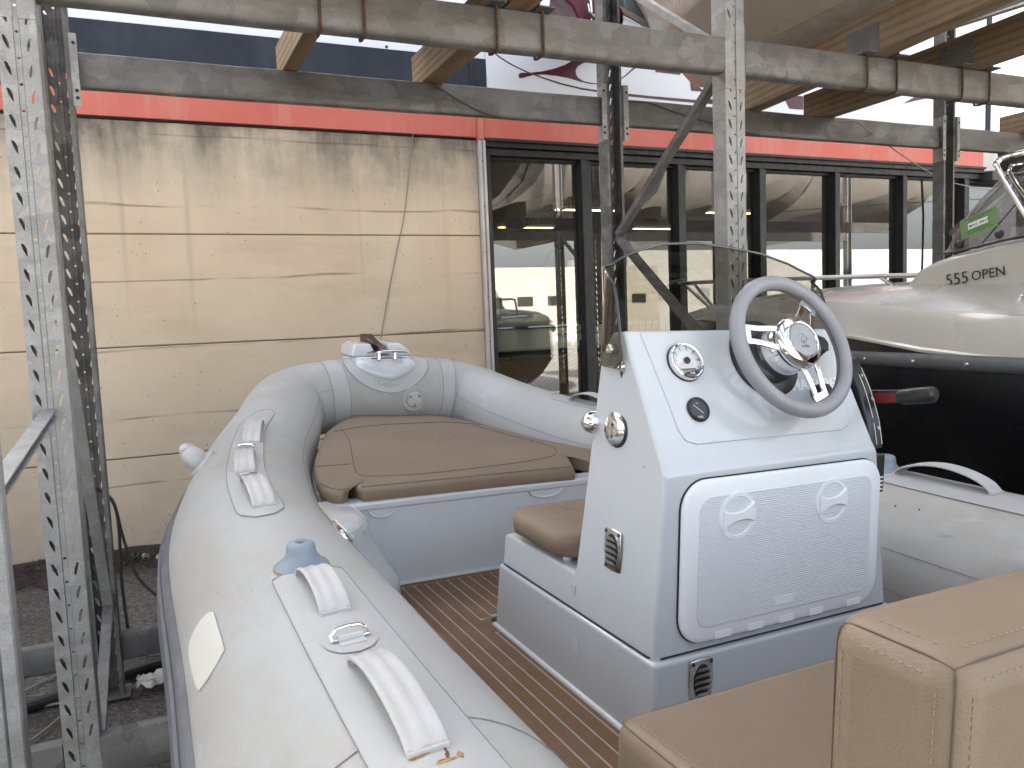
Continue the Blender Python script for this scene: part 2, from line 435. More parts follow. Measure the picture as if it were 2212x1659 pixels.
mb = MB(); mb.bb((-9, WY + .0, 3.80), (8.7, WY + .35, 4.62)); mb.build('parapet', M['post_white'], bld)
# corner post: ribbed white profile + black flashing
mb = MB()
for x0, x1, y in ((2.466, 2.486, -.05), (2.486, 2.500, -.036), (2.500, 2.522, -.055)):
    mb.bb((x0, WY + y, 0), (x1, WY + .1, 3.128))
mb.build('corner_post', M['post_white'], bld, bevel=.003)
mb = MB()
for z in np.arange(.3, 3.0, .38): mb.lathe((2.494, WY - .038, z), (0, -1, 0), [(.006, 0), (.005, .003), (0.001, .004)], 8)
mb.build('screws', M['rust'], bld)['kind'] = 'stuff'
# roof end: broken render
mb = MB(); mb.loft([[(8.74, WY + y, 3.10), (8.98, WY + y, 3.12), (9.05, WY + y, 3.2), (9.0, WY + y, 3.3), (9.02, WY + y, 3.42), (8.93, WY + y, 3.48), (8.74, WY + y, 3.5)] for y in (-.02, .2)])
mb.build('broken_render', M['post_white'], bld, bevel=.01)
mb = MB(); mb.bb((8.74, WY - .14, 2.98), (14, WY + .3, 3.09)); mb.build('canopy_edge', M['canopy'], bld, bevel=.01)
# head frame and sill
mb = MB(); mb.bb((2.525, WY - .05, 3.075), (8.73, WY + .12, 3.148)); mb.bb((2.525, WY - .02, 3.012), (8.73, WY + .12, 3.072)); mb.bb((2.525, WY - .075, 3.118), (8.73, WY - .052, 3.146))
mb.build('window_head', M['frame_black'], bld, bevel=.005)
mb = MB(); mb.bb((2.525, WY - .01, .12), (14, WY + .1, .42)); mb.build('window_sill', M['frame_black'], bld, bevel=.005)
mull = [(2.525, 2.575), (3.44, 3.55), (4.475, 4.575), (5.45, 5.55), (6.45, 6.54), (7.44, 7.53), (8.42, 8.53), (9.6, 9.7), (11.2, 11.3)]
for i in range(len(mull) - 1):
    x0, x1 = mull[i][1] - .05, mull[i + 1][0]
    mb = MB()
    mb.bb((mull[i + 1][0], WY - .035, .42), (mull[i + 1][0] + .045, WY + .11, 3.01)); mb.bb((mull[i + 1][0] + .047, WY - .012, .42), (mull[i + 1][1], WY + .11, 3.01))
    if i == 0: mb.bb((2.526, WY - .03, .05), (2.57, WY + .11, 3.01))
    mb.bb((mull[i][1], WY + .03, 2.985), (mull[i + 1][0] - .002, WY + .1, 3.011)); mb.bb((mull[i][1], WY + .03, .421), (mull[i + 1][0] - .002, WY + .1, .47))
    wdw = mb.build('window', M['frame_black'], bld, bevel=.004)
    mb = MB(); mb.face([(mull[i][1] - .01, WY + .06, .44), (mull[i + 1][0] + .01, WY + .06, .44), (mull[i + 1][0] + .01, WY + .06, 3.0), (mull[i][1] - .01, WY + .06, 3.0)])
    mb.build('pane', M['glass'], wdw, fix=False)
# small junction box on the red band with its cable
jb = thing('junction_box', 'small grey junction box on the red band at the right end of the building', 'junction box', (8.0, WY - .1, 3.2))
mb = MB(); mb.bb((8.02, WY - .12, 3.27), (8.28, WY - .037, 3.43)); mb.build('box', M['post_white'], jb, bevel=.015)
mb = MB(); mb.tube([(8.03, WY - .09, 3.8), (8.02, WY - .09, 3.4), (8.01, WY - .09, 3.25), (8.02, WY - .06, 2.6), (8.0, WY - .06, 1.8)], .012, 6); mb.tube([(8.1, WY - .08, 3.27), (8.11, WY - .09, 3.2), (8.15, WY - .09, 3.19), (8.16, WY - .08, 3.27)], .01, 6)
mb.build('cable', M['black'], jb)

# ---- shop sign
sg = thing('shop_sign', 'large white sign board with burgundy swash lettering above the windows', 'sign', (5.6, WY - .06, 3.4))
mb = MB(); mb.bb((2.548, WY - .075, 3.45), (8.70, WY - .038, 5.2)); mb.build('sign_panel', M['sign_white'], sg, bevel=.004)
mb = MB(); mb.bb((-9, WY - .06, 3.785), (2.546, WY - .03, 5.2)); mb.build('sign_panel', M['sign_white'], sg, bevel=.004)
mb = MB(); mb.bb((8.70, WY - .085, 3.4), (8.78, WY - .03, 5.2)); mb.build('sign_edge', M['fascia_dark'], sg, bevel=.004)
mb = MB()
for u, v in ((667, 98), (835, 61), (835, 101)):
    p = px(u, v, WY - .06); mb.lathe(p, (0, -1, 0), [(.012, 0), (.011, .004), (.004, .008)], 10)
mb.build('screws', M['frame_black'], sg)['kind'] = 'stuff'
def flat(poly, name, m, par, Y=WY - .0765, d=.0015):
    mb = MB(); pts = [px(u, v, Y) for u, v in poly]; mb.prism(pts, (0, -d, 0)); return mb.build(name, m, par)
def zz(pts, ox, oy, s): return [(ox + x * s, oy + y * s) for x, y in pts]
k2 = .33333
flat(zz([(1148, 497), (1152, 478), (1168, 471), (1215, 472), (1300, 463), (1380, 445), (1450, 420), (1490, 397), (1510, 360), (1530, 300), (1660, 300), (1660, 396), (1605, 398), (1560, 412), (1530, 432), (1518, 455), (1521, 482), (1535, 505), (1570, 526), (1625, 538), (1700, 541), (1700, 545), (1620, 545), (1550, 529), (1480, 508), (1400, 492), (1320, 483), (1255, 483), (1172, 506), (1155, 505)], 737.3, 0, k2), 'lettering', M['burgundy'], sg)
flat(zz([(1250, 482), (1330, 508), (1420, 537), (1560, 570), (1700, 590), (1812, 602), (2000, 622), (2212, 640), (2414, 657), (2414, 676), (2212, 660), (2000, 639), (1812, 619), (1700, 603), (1560, 581), (1420, 547), (1330, 516), (1250, 487)], 737.3, 0, k2), 'lettering', M['burgundy'], sg)
k3 = .19838
flat(zz([(940, 862), (1000, 818), (1060, 762), (1110, 722), (1055, 735), (1030, 700), (1030, 640), (1200, 640), (1232, 742), (1130, 728), (1080, 768), (1005, 830), (945, 870)], 1152.1, 0, k3), 'lettering', M['burgundy'], sg)
flat(zz([(1325, 784), (1350, 735), (1400, 640), (1640, 640), (1620, 770), (1597, 815)], 1152.1, 0, k3), 'lettering', M['burgundy'], sg)
flat(zz([(1702, 855), (1718, 988), (1862, 1000), (1790, 930)], 1152.1, 0, k3), 'lettering', M['burgundy'], sg)
flat(zz([(1860, 1070), (1990, 1085), (2400, 1125), (2400, 1160), (1990, 1120), (1860, 1105)], 1152.1, 0, k3), 'lettering', M['burgundy'], sg)
flat([(2010, 190), (2045, 190), (2040, 203), (1995, 214), (1950, 224)], 'lettering', M['burgundy'], sg)
flat([(1690, 205), (1735, 208), (1735, 237), (1705, 235)], 'lettering', M['burgundy'], sg)

# ---- showroom interior
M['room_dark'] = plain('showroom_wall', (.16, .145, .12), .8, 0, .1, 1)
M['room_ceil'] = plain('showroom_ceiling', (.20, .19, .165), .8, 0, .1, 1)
M['lamp'] = plain('warm_tube_lamp', (.9, .7, .45), .5, emit=((1.0, .72, .38), 1.6))
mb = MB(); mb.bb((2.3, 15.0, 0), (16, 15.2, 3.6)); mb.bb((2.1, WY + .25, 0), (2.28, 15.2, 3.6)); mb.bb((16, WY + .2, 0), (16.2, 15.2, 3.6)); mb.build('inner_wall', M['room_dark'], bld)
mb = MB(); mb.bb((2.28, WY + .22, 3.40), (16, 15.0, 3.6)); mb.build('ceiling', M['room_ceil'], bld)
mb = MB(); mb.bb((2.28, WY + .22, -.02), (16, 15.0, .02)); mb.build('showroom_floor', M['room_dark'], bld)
for x in (3.4, 6.4, 9.4):
    for y in (11.4, 13.8):
        lm = thing('ceiling_light', '%s warm lit ceiling light of the %s row inside the showroom' % ({3.4: 'leftmost', 6.4: 'middle', 9.4: 'rightmost'}[x], 'front' if y < 12 else 'back'), 'lamp', (x, y, 3.36), 'showroom ceiling lights')
        mb = MB(); mb.bb((x - .6, y - .06, 3.34), (x + .6, y + .06, 3.398)); h_ = mb.build('housing', M['post_white'], lm, bevel=.01)
        mb = MB(); mb.bb((x - .57, y - .045, 3.325), (x + .57, y + .045, 3.339)); mb.build('tube_lamp', M['lamp'], lm)
dk = thing('display_platform', 'timber display platform inside the showroom carrying the white boat', 'platform', (4.2, 7.2, 0))
for i in range(9):
    mb = MB(); mb.bb((2.62 + i * .3, 6.72, 1.235), (2.62 + i * .3 + .29, 9.6, 1.262)); mb.build('deck_board', plain('grey_deck_board', (.20, .18, .155), .8, 0, .2, 6) if i == 0 else bpy.data.materials['grey_deck_board'], dk, bevel=.003)
for i in range(3):
    mb = MB(); mb.bb((2.6 + i * .92, 6.74, .98), (2.6 + i * .92 + .9, 6.78, 1.233)); mb.build('fascia_board', M['wood'], dk, bevel=.004)
mb = MB()
for x in (2.7, 3.6, 4.5, 5.2):
    for y in (6.9, 9.4): mb.bb((x - .05, y - .05, 0), (x + .05, y + .05, 1.232))
mb.build('legs', M['wood_dark'], dk)
sb = thing('showroom_boat', 'white open motorboat standing on the timber platform behind the left window', 'motorboat', (3.3, 7.6, 1.262))
M['sgel'] = plain('cream_gelcoat', (.62, .60, .53), .25, 0, .03, 2, coat=.3)
mb = MB(); mb.loft([[(x0, y, z0), (x1, y, z0), (x1 + .08, y, z1), (x1 + .06, y, z1 + .05), (x0 - .06, y, z1 + .05), (x0 - .08, y, z1)] for y, x0, x1, z0, z1 in ((6.95, 2.75, 4.1, 1.30, 1.50), (7.25, 2.75, 4.1, 1.28, 1.52), (8.6, 2.8, 4.05, 1.28, 1.56), (9.6, 3.3, 3.6, 1.3, 1.62))]); mb.build('hull', M['sgel'], sb, bevel=.02)
mb = MB(); mb.loft([[(x0, y, 1.56), (x1, y, 1.56), (x1 - .1, y, z), (x0 + .1, y, z)] for y, x0, x1, z in ((7.4, 2.8, 3.75, 1.98), (7.52, 2.8, 3.75, 2.02), (8.9, 2.95, 3.6, 1.95))]); mb.build('deckhouse', M['sgel'], sb, bevel=.03)
mb = MB(); mb.bb((3.1, 7.385, 1.66), (3.55, 7.40, 1.92)); mb.build('companionway_door', plain('tinted_door', (.05, .045, .04), .15), sb, bevel=.005)
mb = MB(); mb.tube([(2.8, 6.93, 1.53), (3.5, 6.925, 1.53), (4.15, 6.93, 1.54)], .016, 8); mb.tube([(3.05, 7.35, 1.63), (3.3, 7.34, 1.64), (3.45, 7.36, 1.64)], .014, 8); mb.build('rail', M['chrome'], sb)
mb = MB(); mb.tube([(3.62, 7.5, 2.0), (3.72, 7.5, 2.28), (3.85, 7.55, 2.36), (4.3, 7.6, 2.38)], .02, 8); mb.tube([(2.82, 7.5, 1.98), (2.84, 7.5, 2.25), (2.9, 7.52, 2.3)], .02, 8); mb.build('frame_hoop', M['black'], sb)
mb = MB(); mb.bb((3.5, 6.935, 1.36), (3.98, 6.944, 1.45)); mb.build('warning_label', M['txt_white'], sb)
mb = MB(); mb.bb((3.5, 6.93, 1.44), (3.98, 6.934, 1.455)); mb.build('label_stripe', M['red_paint'], sb)
al = thing('alarm_notice', 'small white alarm notice fixed inside the left window pane', 'notice', (3.3, WY + .07, 1.55))
a0 = px(1238, 702, WY + .064); a1 = px(1258, 734, WY + .064)
mb = MB(); mb.bb((a0.x, WY + .064, a1.z), (a1.x, WY + .067, a0.z)); mb.build('card', M['txt_white'], al)
text('lettering', 'ALARME', M['txt_black'], al, (a0.x + .008, WY + .0625, a0.z - .075), (1, 0, 0), (0, 0, 1), .026, bold=.0006)
# banner added inside, standing in for lettering the pane reflects
bn = thing('added_banner', 'dark banner with large letters added inside the left window in place of a reflection', 'banner', (3.2, 7.4, 2.3))
mb = MB(); q = [px(1092, 510, 7.0), px(1165, 478, 7.0), px(1178, 419, 7.0), px(1094, 447, 7.0)]
mb.prism(q, (0, .01, 0)); mb.build('banner_cloth', plain('brown_banner', (.12, .095, .085), .7), bn)
ex_ = (q[1] - q[0]).normalized()
text('lettering', 'QUICKSILVER', M['txt_black'], bn, q[0] + Vector((.05, -.008, .03)), ex_, (0, 0, 1), .15, bold=.002)

# ================================================================== yard behind the photographer (seen mirrored in the panes)
M['cream_render'] = plain('cream_render', (.60, .575, .50), .85, 0, .06, .5)
yb = thing('yard_building', 'long cream rendered building across the yard, mirrored in the windows', 'building', (16, -30, 0))
mb = MB(); mb.bb((4, -38, 0), (29, -30, 4.5)); mb.bb((12, -44, 0), (20, -39, 5.9)); mb.build('wall', M['cream_render'], yb, bevel=.03)
for i in range(12):
    mb = MB(); mb.bb((5 + i * 2.0, -30.02, 2.2), (5 + i * 2.0 + 1.0, -29.93, 2.75)); f_ = mb.build('window', M['frame_black'], yb)
mh = thing('marina_hall', 'white marina hall far behind the photographer, mirrored low in the right hand panes', 'building', (62, -40, 0))
mb = MB(); mb.bb((33, -50, 0), (110, -40, 6.4)); mb.build('wall', M['sign_white'], mh)
for i in range(16):
    mb = MB(); mb.bb((35 + i * 4.6, -40.02, 2.4), (35 + i * 4.6 + 1.2, -39.94, 3.3)); mb.build('window', plain('pale_shutter', (.45, .47, .48), .5) if i == 0 else bpy.data.materials['pale_shutter'], mh)
yf = thing('yard_fence', 'white picket fence along the far side of the yard', 'fence', (0, -22, 0))
for i in range(90):
    if i == 0:
        mb = MB(); mb.bb((-2.03, -22.03, .1), (-1.97, -21.99, 1.3)); pk = mb.build('picket', M['sign_white'], yf); continue
    o = pk.copy(); COL.objects.link(o); o.location.x = i * .4
mb = MB(); mb.bb((-2, -22.06, .4), (34, -22.032, .5)); mb.bb((-2, -22.06, 1.0), (34, -22.032, 1.1)); mb.build('fence_rail', M['sign_white'], yf)

# ================================================================== galvanised boat rack
rk = thing('boat_rack', 'galvanised pallet style rack of perforated uprights and long beams holding the boats', 'rack', (0, 3.3, 0))
PITCH = .0775
def slot(cx, cz, wd, ht, lean, top=1.0):
    a = wd / 2
    return [(cx - a * .75 - lean * .5, cz + ht / 2 - .004), (cx - a * .2 - lean * .5, cz + ht / 2), (cx + a * .8 - lean * .5, cz + ht / 2 - .003), (cx + a + lean * .1, cz + .002), (cx + a * .75 + lean * .5, cz - ht / 2 + .004), (cx + a * .2 + lean * .5, cz - ht / 2), (cx - a * .45 + lean * .5, cz - ht / 2 + .004), (cx - a * .95 + lean * .0, cz)]
def circ(cx, cz, r, n=8): return [(cx + r * math.cos(2 * PI * k / n), cz + r * .85 * math.sin(2 * PI * k / n)) for k in range(n)]
def perf_strip(mb, x0, x1, holes, z0, z1, fy, place):
    """a strip of sheet from x0 to x1, one cell of holes repeated every PITCH; place(x, z) -> point"""
    m = bmesh.new(); ed = []
    def loop(pts):
        vs = [m.verts.new((p[0], p[1], 0)) for p in pts]
        for i in range(len(vs)): ed.append(m.edges.new((vs[i], vs[(i + 1) % len(vs)])))
    loop([(x0, 0), (x1, 0), (x1, PITCH), (x0, PITCH)])
    for h in holes: loop(h)
    bmesh.ops.triangle_fill(m, use_beauty=True, edges=ed)
    tris = [[(v.co.x, v.co.y) for v in f.verts] for f in m.faces]; m.free()
    nc = int((z1 - z0) / PITCH)
    for c in range(nc):
        vm = {}
        for t in tris:
            fs = []
            for p in t:
                if p not in vm: vm[p] = mb.bm.verts.new(place(p[0], z0 + c * PITCH + p[1]))
                fs.append(vm[p])
            try: mb.bm.faces.new(fs)
            except ValueError: pass
def upright(xc, yc, sgn, z1=5.2, dep=.085, w_=.104, mt='galv'):
    """perforated channel; sgn=-1: slotted face towards the camera side, open behind"""
    h = w_ / 2; yf_ = yc + sgn * dep / 2; yb_ = yc - sgn * dep / 2
    mb = MB(); c0 = PITCH / 2
    perf_strip(mb, -h, -.009, [slot(-.030, c0, .0105, .042, .011)], .01, z1, 0, lambda x, z: (xc + x, yf_, z))
    perf_strip(mb, .009, h, [slot(.030, c0 - .004, .0105, .042, -.009)], .01, z1, 0, lambda x, z: (xc + x, yf_, z))
    perf_strip(mb, -.0075, .0075, [circ(0, PITCH * .93, .0052)], .01, z1, 0, lambda x, z: (xc + x, yf_ - sgn * .0035, z))
    for s in (-1, 1):
        mb.sheet([[(xc + s * .009, yf_, z), (xc + s * .0075, yf_ - sgn * .0035, z)] for z in (.01, z1)])
        perf_strip(mb, -dep / 2, dep / 2, [circ(.012, PITCH * .5, .0038)], .01, z1, 0, lambda x, z, s=s: (xc + s * h, yc + x, z))
        mb.sheet([[(xc + s * h, yb_, z), (xc + s * (h - .016), yb_, z)] for z in (.01, z1)])
    return mb.build('upright', M[mt], rk, solid=.0022, fix=True, ang=None)
XS = (-.365, 2.333, 5.02)
ups = []
for x in XS[:2]: ups.append(upright(x, 2.85, -1))
upright(XS[2], 2.85, -1)
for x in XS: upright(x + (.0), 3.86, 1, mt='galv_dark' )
upright(-3.05, 3.86, 1, mt='galv_dark')
for x in (7.72, 10.4): upright(x, 2.85, -1)
# base plates
for x in XS:
    for y in (2.85, 3.86):
        mb = MB(); mb.bb((x - .08, y - .07, .013), (x + .08, y + .07, .022)); mb.build('base_plate', M['galv_dark'], rk, bevel=.002)
def beam(x0, x1, y, z0, z1, mt='galv_beam', dep=.05, face=-1, lip=True):
    mb = MB(); h = z1 - z0
    yf_ = y + face * dep / 2; yb_ = y - face * dep / 2
    if lip: prof = [(yf_ + face * .004, z0 + .006), (yf_ + face * .006, z0 + .02), (yf_ + face * .004, z0 + .034), (yf_, z0 + .04), (yf_, z1 - .006), (yf_ - face * .006, z1), (yb_, z1), (yb_, z0), (yf_, z0)]
    else: prof = [(yf_, z0 + .016), (yf_, z1 - .004), (yf_ - face * .004, z1), (yb_, z1), (yb_, z0), (yf_ - face * .016, z0), (yf_ - face * .006, z0 + .005)]
    n_ = 12
    mb.loft([[(x0 + (x1 - x0) * i / n_, p, q + .0012 * math.sin(i * 1.7)) for p, q in prof] for i in range(n_ + 1)])
    return mb.build('cross_beam', M[mt], rk, ang=50)
def plate(x, y, z0, z1, s, face=-1):
    """beam end connector hooked on the upright"""
    mb = MB(); mb.bb((x, y - .002, z0), (x + s * .055, y + .002, z1))
    b_ = mb.build('end_plate', M['galv'], rk, bevel=.0015)
    return b_
FZ0, FZ1 = 2.665, 2.812
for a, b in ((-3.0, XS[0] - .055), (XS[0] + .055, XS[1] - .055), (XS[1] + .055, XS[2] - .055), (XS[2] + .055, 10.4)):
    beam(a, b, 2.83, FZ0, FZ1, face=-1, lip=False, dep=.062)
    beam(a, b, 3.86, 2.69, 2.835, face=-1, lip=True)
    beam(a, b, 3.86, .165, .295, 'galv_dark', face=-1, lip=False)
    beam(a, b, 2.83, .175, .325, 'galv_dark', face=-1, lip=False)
for x in XS:
    for s in (-1, 1):
        # front connectors wrap the slotted face of the upright
        mb = MB(); mb.bb((x + s * .056, 2.80, 2.60), (x + s * .0535, 2.89, 2.875)); mb.bb((x + s * .054, 2.8035, 2.60), (x + s * .006, 2.8065, 2.875))
        mb.build('end_connector', M['galv'], rk, bevel=.003)
        mb = MB(); mb.bb((x + s * .0565, 3.80, 2.60), (x + s * .0540, 3.90, 2.90)); mb.bb((x + s * .0565, 3.80, 2.60), (x + s * .085, 3.803, 2.90))
        e_ = mb.build('end_connector', M['galv'], rk, bevel=.002)
        mb = MB()
        for z in (2.635, 2.665, 2.86): mb.lathe((x + s * .072, 3.7995, z), (0, -1, 0), [(.007, 0), (.007, .002), (.001, .002)], 10)
        mb.build('bolt_holes', M['black_gap'], e_)
# diagonal frame braces (in the plane across the rack)
def brace(x, a, b, r=.02, name='diagonal_brace', mt='galv'):
    mb = MB(); a = V(a); b = V(b); d = (b - a).normalized(); n = Vector((1, 0, 0)); c = d.cross(n)
    prof = [(-r, -r * .7), (r, -r * .7), (r, -r * .45), (-r * .7, -r * .45), (-r * .7, r * .45), (r, r * .45), (r, r * .7), (-r, r * .7)]
    mb.loft([[p + c * q0 + n * q1 for q1, q0 in prof] for p in (a, b)])
    return mb.build(name, M[mt], rk, ang=20)
brace(XS[1], (XS[1], 3.80, 2.08), (XS[1], 2.92, 2.69), .022, mt='galv_dark')
brace(XS[1], (XS[1], 3.80, 2.06), (XS[1], 2.92, 1.40), .022, mt='galv_dark')
brace(XS[1], (XS[1], 3.80, 3.45), (XS[1], 2.92, 2.82), .022)
brace(XS[0] + .02, (XS[0] + .02, 3.80, .45), (XS[0] + .02, 2.95, 1.95), .020, mt='galv')
brace(XS[0] + .02, (XS[0] + .02, 3.80, .44), (XS[0] + .02, 2.90, .12), .020, mt='galv_dark')
brace(XS[2], (XS[2], 3.80, 2.1), (XS[2], 2.92, 2.69), .022, mt='galv_dark')
brace(XS[0], (XS[0] - .005, 1.90, 1.315), (XS[0] - .005, 2.80, 1.402), .02)
# front tube of the next frame, close to the camera at the left edge
mb = MB(); mb.loft([[(XS[0] - .014 + x * .9, 1.9 + y, z) for x, y in ((-.03, -.02), (-.004, -.02), (0, -.012), (.004, -.02), (.03, -.02), (.034, -.014), (.034, .03), (-.034, .03), (-.034, -.014))] for z in (.02, .9, 1.8, 2.66)])
mb.build('frame_tube', M['galv'], rk, ang=25)
mb = MB(); mb.bb((XS[0] - .09, 1.9, .02), (XS[0] - .04, 2.0, .95)); mb.build('frame_gusset', M['galv_dark'], rk, bevel=.004)

# ---- timbers laid across the beams, with angle brackets and rusty U-bolts
def timber(label, xa, xb, wd, ht, y0=4.0, y1=.1, z=2.838, dark=False, bolts=True, tw=0.0):
    """xa: x at the wall end, xb: x over the front beam"""
    t = thing('timber_bearer', label, 'timber', ((xa + xb) / 2, 2.83, z), 'timbers laid across the rack beams')
    sl = (xb - xa) / (2.83 - y0); x_ = lambda y: xa + sl * (y - y0)
    mb = MB()
    zt = lambda y: z - (0.022 * (y0 - y) / (y0 - 2.83) if y > 2.83 else .022)
    mb.loft([[(x_(y) - wd / 2, y, zt(y)), (x_(y) + wd / 2, y, zt(y)), (x_(y) + wd / 2, y, zt(y) + ht), (x_(y) - wd / 2, y, zt(y) + ht)] for y in np.linspace(y0, y1, 8)])
    o = mb.build('plank', M['wood_dark' if dark else 'wood'], t, bevel=.004)
    if bolts:
        for s in (-1, 1):
            bx = x_(2.83) + s * (wd / 2 + .012)
            mb = MB(); mb.bb((bx - .003 + s * .0, 2.72 + .03, 2.822), (bx + .003, 2.94, 2.955)); mb.bb((bx, 2.75, 2.816), (bx + s * .07, 2.94, 2.822))
            br = mb.build('bracket', M['galv_dark'], t, bevel=.001)
            ux = bx + s * .03
            mb = MB(); mb.tube([(ux, 2.79, 2.835), (ux, 2.788, 2.80), (ux, 2.788, 2.70), (ux, 2.790, 2.665), (ux, 2.80, 2.655), (ux, 2.85, 2.655), (ux, 2.872, 2.66), (ux, 2.874, 2.70), (ux, 2.874, 2.835)], .0055, 8)
            mb.lathe((ux, 2.79, 2.822), (0, 0, 1), [(.011, 0), (.011, .009)], 6); mb.lathe((ux, 2.874, 2.822), (0, 0, 1), [(.011, 0), (.011, .009)], 6)
            mb.build('u_bolt', M['rust'], t)
    return t
timber('short pale timber bearer over the beams, leftmost, its sawn end above the red band', .59, .62, .07, .15)
timber('timber bearer with a dark knot and whorled grain left of the white sign', 1.29, 1.30, .11, .165)
timber('broad striped timber bearer carrying the cream hull, right of the front upright', 3.36, 3.20, .11, .20, y1=.1, dark=True)
timber('second timber bearer under the cream hull, beside the right bracket', 3.94, 3.86, .12, .17, dark=True)
timber('grey timber bearer end at the far right above the neighbour boat', 5.86, 5.8, .13, .15, dark=True, bolts=False)

# ---- boats stored on the upper level
M['hull_cream'] = plain('cream_hull', (.60, .56, .49), .3, 0, .02, 1.2, coat=.2)
M['hull_brown'] = plain('brown_grey_hull', (.22, .19, .17), .4, 0, .08, 2, coat=.2)
M['hull_burg'] = plain('burgundy_gelcoat', (.13, .014, .035), .4, 0, .05, 2, spec=.3)
M['hull_blue'] = plain('blue_stripe', (.03, .075, .17), .2, 0, .05, 2, coat=.4)
M['hull_grey'] = plain('grey_stripe', (.30, .31, .33), .25, 0, .05, 2, coat=.4)
def hull(xc, sec, nm, m, par, cap=True):
    """sec: (y, half beam, keel z, chine half, chine z, gunwale z)"""
    mb = MB(); rings = []
    for y, hb, kz, ch, cz, gz in sec:
        half = [(0, kz), (ch * .5, kz + (cz - kz) * .46), (ch * .52, kz + (cz - kz) * .44), (ch, cz), (ch + .02, cz + .02), (ch + (hb - ch) * .7, cz + (gz - cz) * .55), (hb, gz)]
        rings.append([(xc - a, y, z) for a, z in half[::-1]] + [(xc + a, y, z) for a, z in half[1:]])
    mb.loft(rings, True, True)
    return mb.build(nm, m, par, ang=28)
uc = thing('cream_motorboat', 'cream motorboat hull stored overhead on the timbers at the upper right', 'motorboat', (3.58, 1.5, 2.9))
hull(3.58, [(.2, 1.14, 2.93, .98, 3.22, 3.95), (2.2, 1.15, 2.95, .98, 3.25, 4.0), (3.4, 1.05, 2.98, .82, 3.32, 4.05), (4.2, .86, 3.05, .58, 3.42, 4.12), (4.75, .62, 3.25, .32, 3.58, 4.2), (5.15, .36, 3.62, .12, 3.82, 4.25), (5.4, .06, 4.0, .02, 4.1, 4.28)], 'hull', M['hull_cream'], uc)
uc_h = uc.children[0]
def hull_copy(x, y, lab_):
    o = uc.copy(); COL.objects.link(o); o.location = (x, y, uc.location.z); o['label'] = lab_
    h2 = uc_h.copy(); COL.objects.link(h2); h2.parent = o
    o['group'] = 'cream hulls stored on the upper level'; return o
uc['group'] = 'cream hulls stored on the upper level'; uc['label'] = 'cream motorboat hull stored overhead on the timbers at the upper right'
hull_copy(-1.8, -.9, 'unseen cream hull added on the upper level at the left to block sky light')  # added out of view, shades the port side from the open left
hl_ = hull_copy(-1.9, -3.2, 'unseen cream hull added on the lower level outside the left edge to block side light'); hl_.location.z -= 2.45  # added light blocker, keeps the console's port face darker
hull_copy(6.3, -.2, 'cream hull on the upper level one bay right, mirrored in the panes')
hull_copy(9.1, -.2, 'cream hull on the upper level two bays right, mirrored in the right hand panes')
hull_copy(11.9, -.2, 'cream hull on the upper level furthest right, mirrored in the rightmost panes')
ub = thing('grey_motorboat', 'brown grey boat keel stored overhead, just showing under the front beam at the left', 'motorboat', (.97, 1.5, 2.9))
hull(.97, [(1.7, 1.0, 2.92, .78, 3.2, 3.8), (2.4, .98, 2.90, .75, 3.22, 3.85), (3.2, .8, 2.915, .5, 3.35, 3.95), (3.8, .5, 3.03, .25, 3.55, 4.0), (4.3, .06, 3.35, .02, 3.8, 4.05)], 'hull', M['hull_brown'], ub)
# burgundy bow behind the rear upright, chrome fitting and grey/blue flank
bb_ = thing('burgundy_motorboat', 'glossy burgundy boat bow overhead behind the middle rear upright', 'motorboat', (2.9, 5.2, 3.6))
mb = MB()
def P3(u, v, Y): return px(u, v, Y)
fr_ = [P3(1188, -30, 4.9), P3(1236, 14, 4.9), P3(1250, 45, 4.9), P3(1252, 86, 4.9), P3(1304, 92, 5.0), P3(1340, 60, 5.3), P3(1360, -30, 5.4)]
bk_ = [p + Vector((.35, .75, .12)) for p in fr_]
mb.loft([fr_, bk_]); mb.build('hull', M['hull_burg'], bb_, bevel=.02)
mb = MB(); fr_ = [P3(1336, 10, 5.0), P3(1390, 40, 5.0), P3(1420, 62, 5.0), P3(1404, 66, 5.02), P3(1345, 30, 5.02)]; mb.prism(fr_, (.1, .4, .1)); mb.build('spray_rail', M['chrome'], bb_, bevel=.006)
mb = MB(); fr_ = [P3(1345, -30, 5.1), P3(1402, -30, 5.1), P3(1412, 45, 5.1), P3(1400, 52, 5.1), P3(1350, 18, 5.1)]; mb.prism(fr_, (.1, .3, .1)); mb.build('flank', M['hull_grey'], bb_, bevel=.01)
mb = MB(); fr_ = [P3(1402, -30, 5.06), P3(1450, -30, 5.06), P3(1425, 14, 5.06), P3(1410, 40, 5.06)]; mb.prism(fr_, (.1, .3, .1)); mb.build('stripe', M['hull_blue'], bb_, bevel=.01)
mb = MB(); mb.ball(P3(1276, 22, 4.93), (.012, .02, .09)); mb.ball(P3(1287, 38, 4.93), (.03, .03, .022)); mb.tube([P3(1270, 10, 4.9), P3(1273, 26, 4.88), P3(1283, 36, 4.88)], .012, 8); mb.build('bow_eye', M['chrome'], bb_)

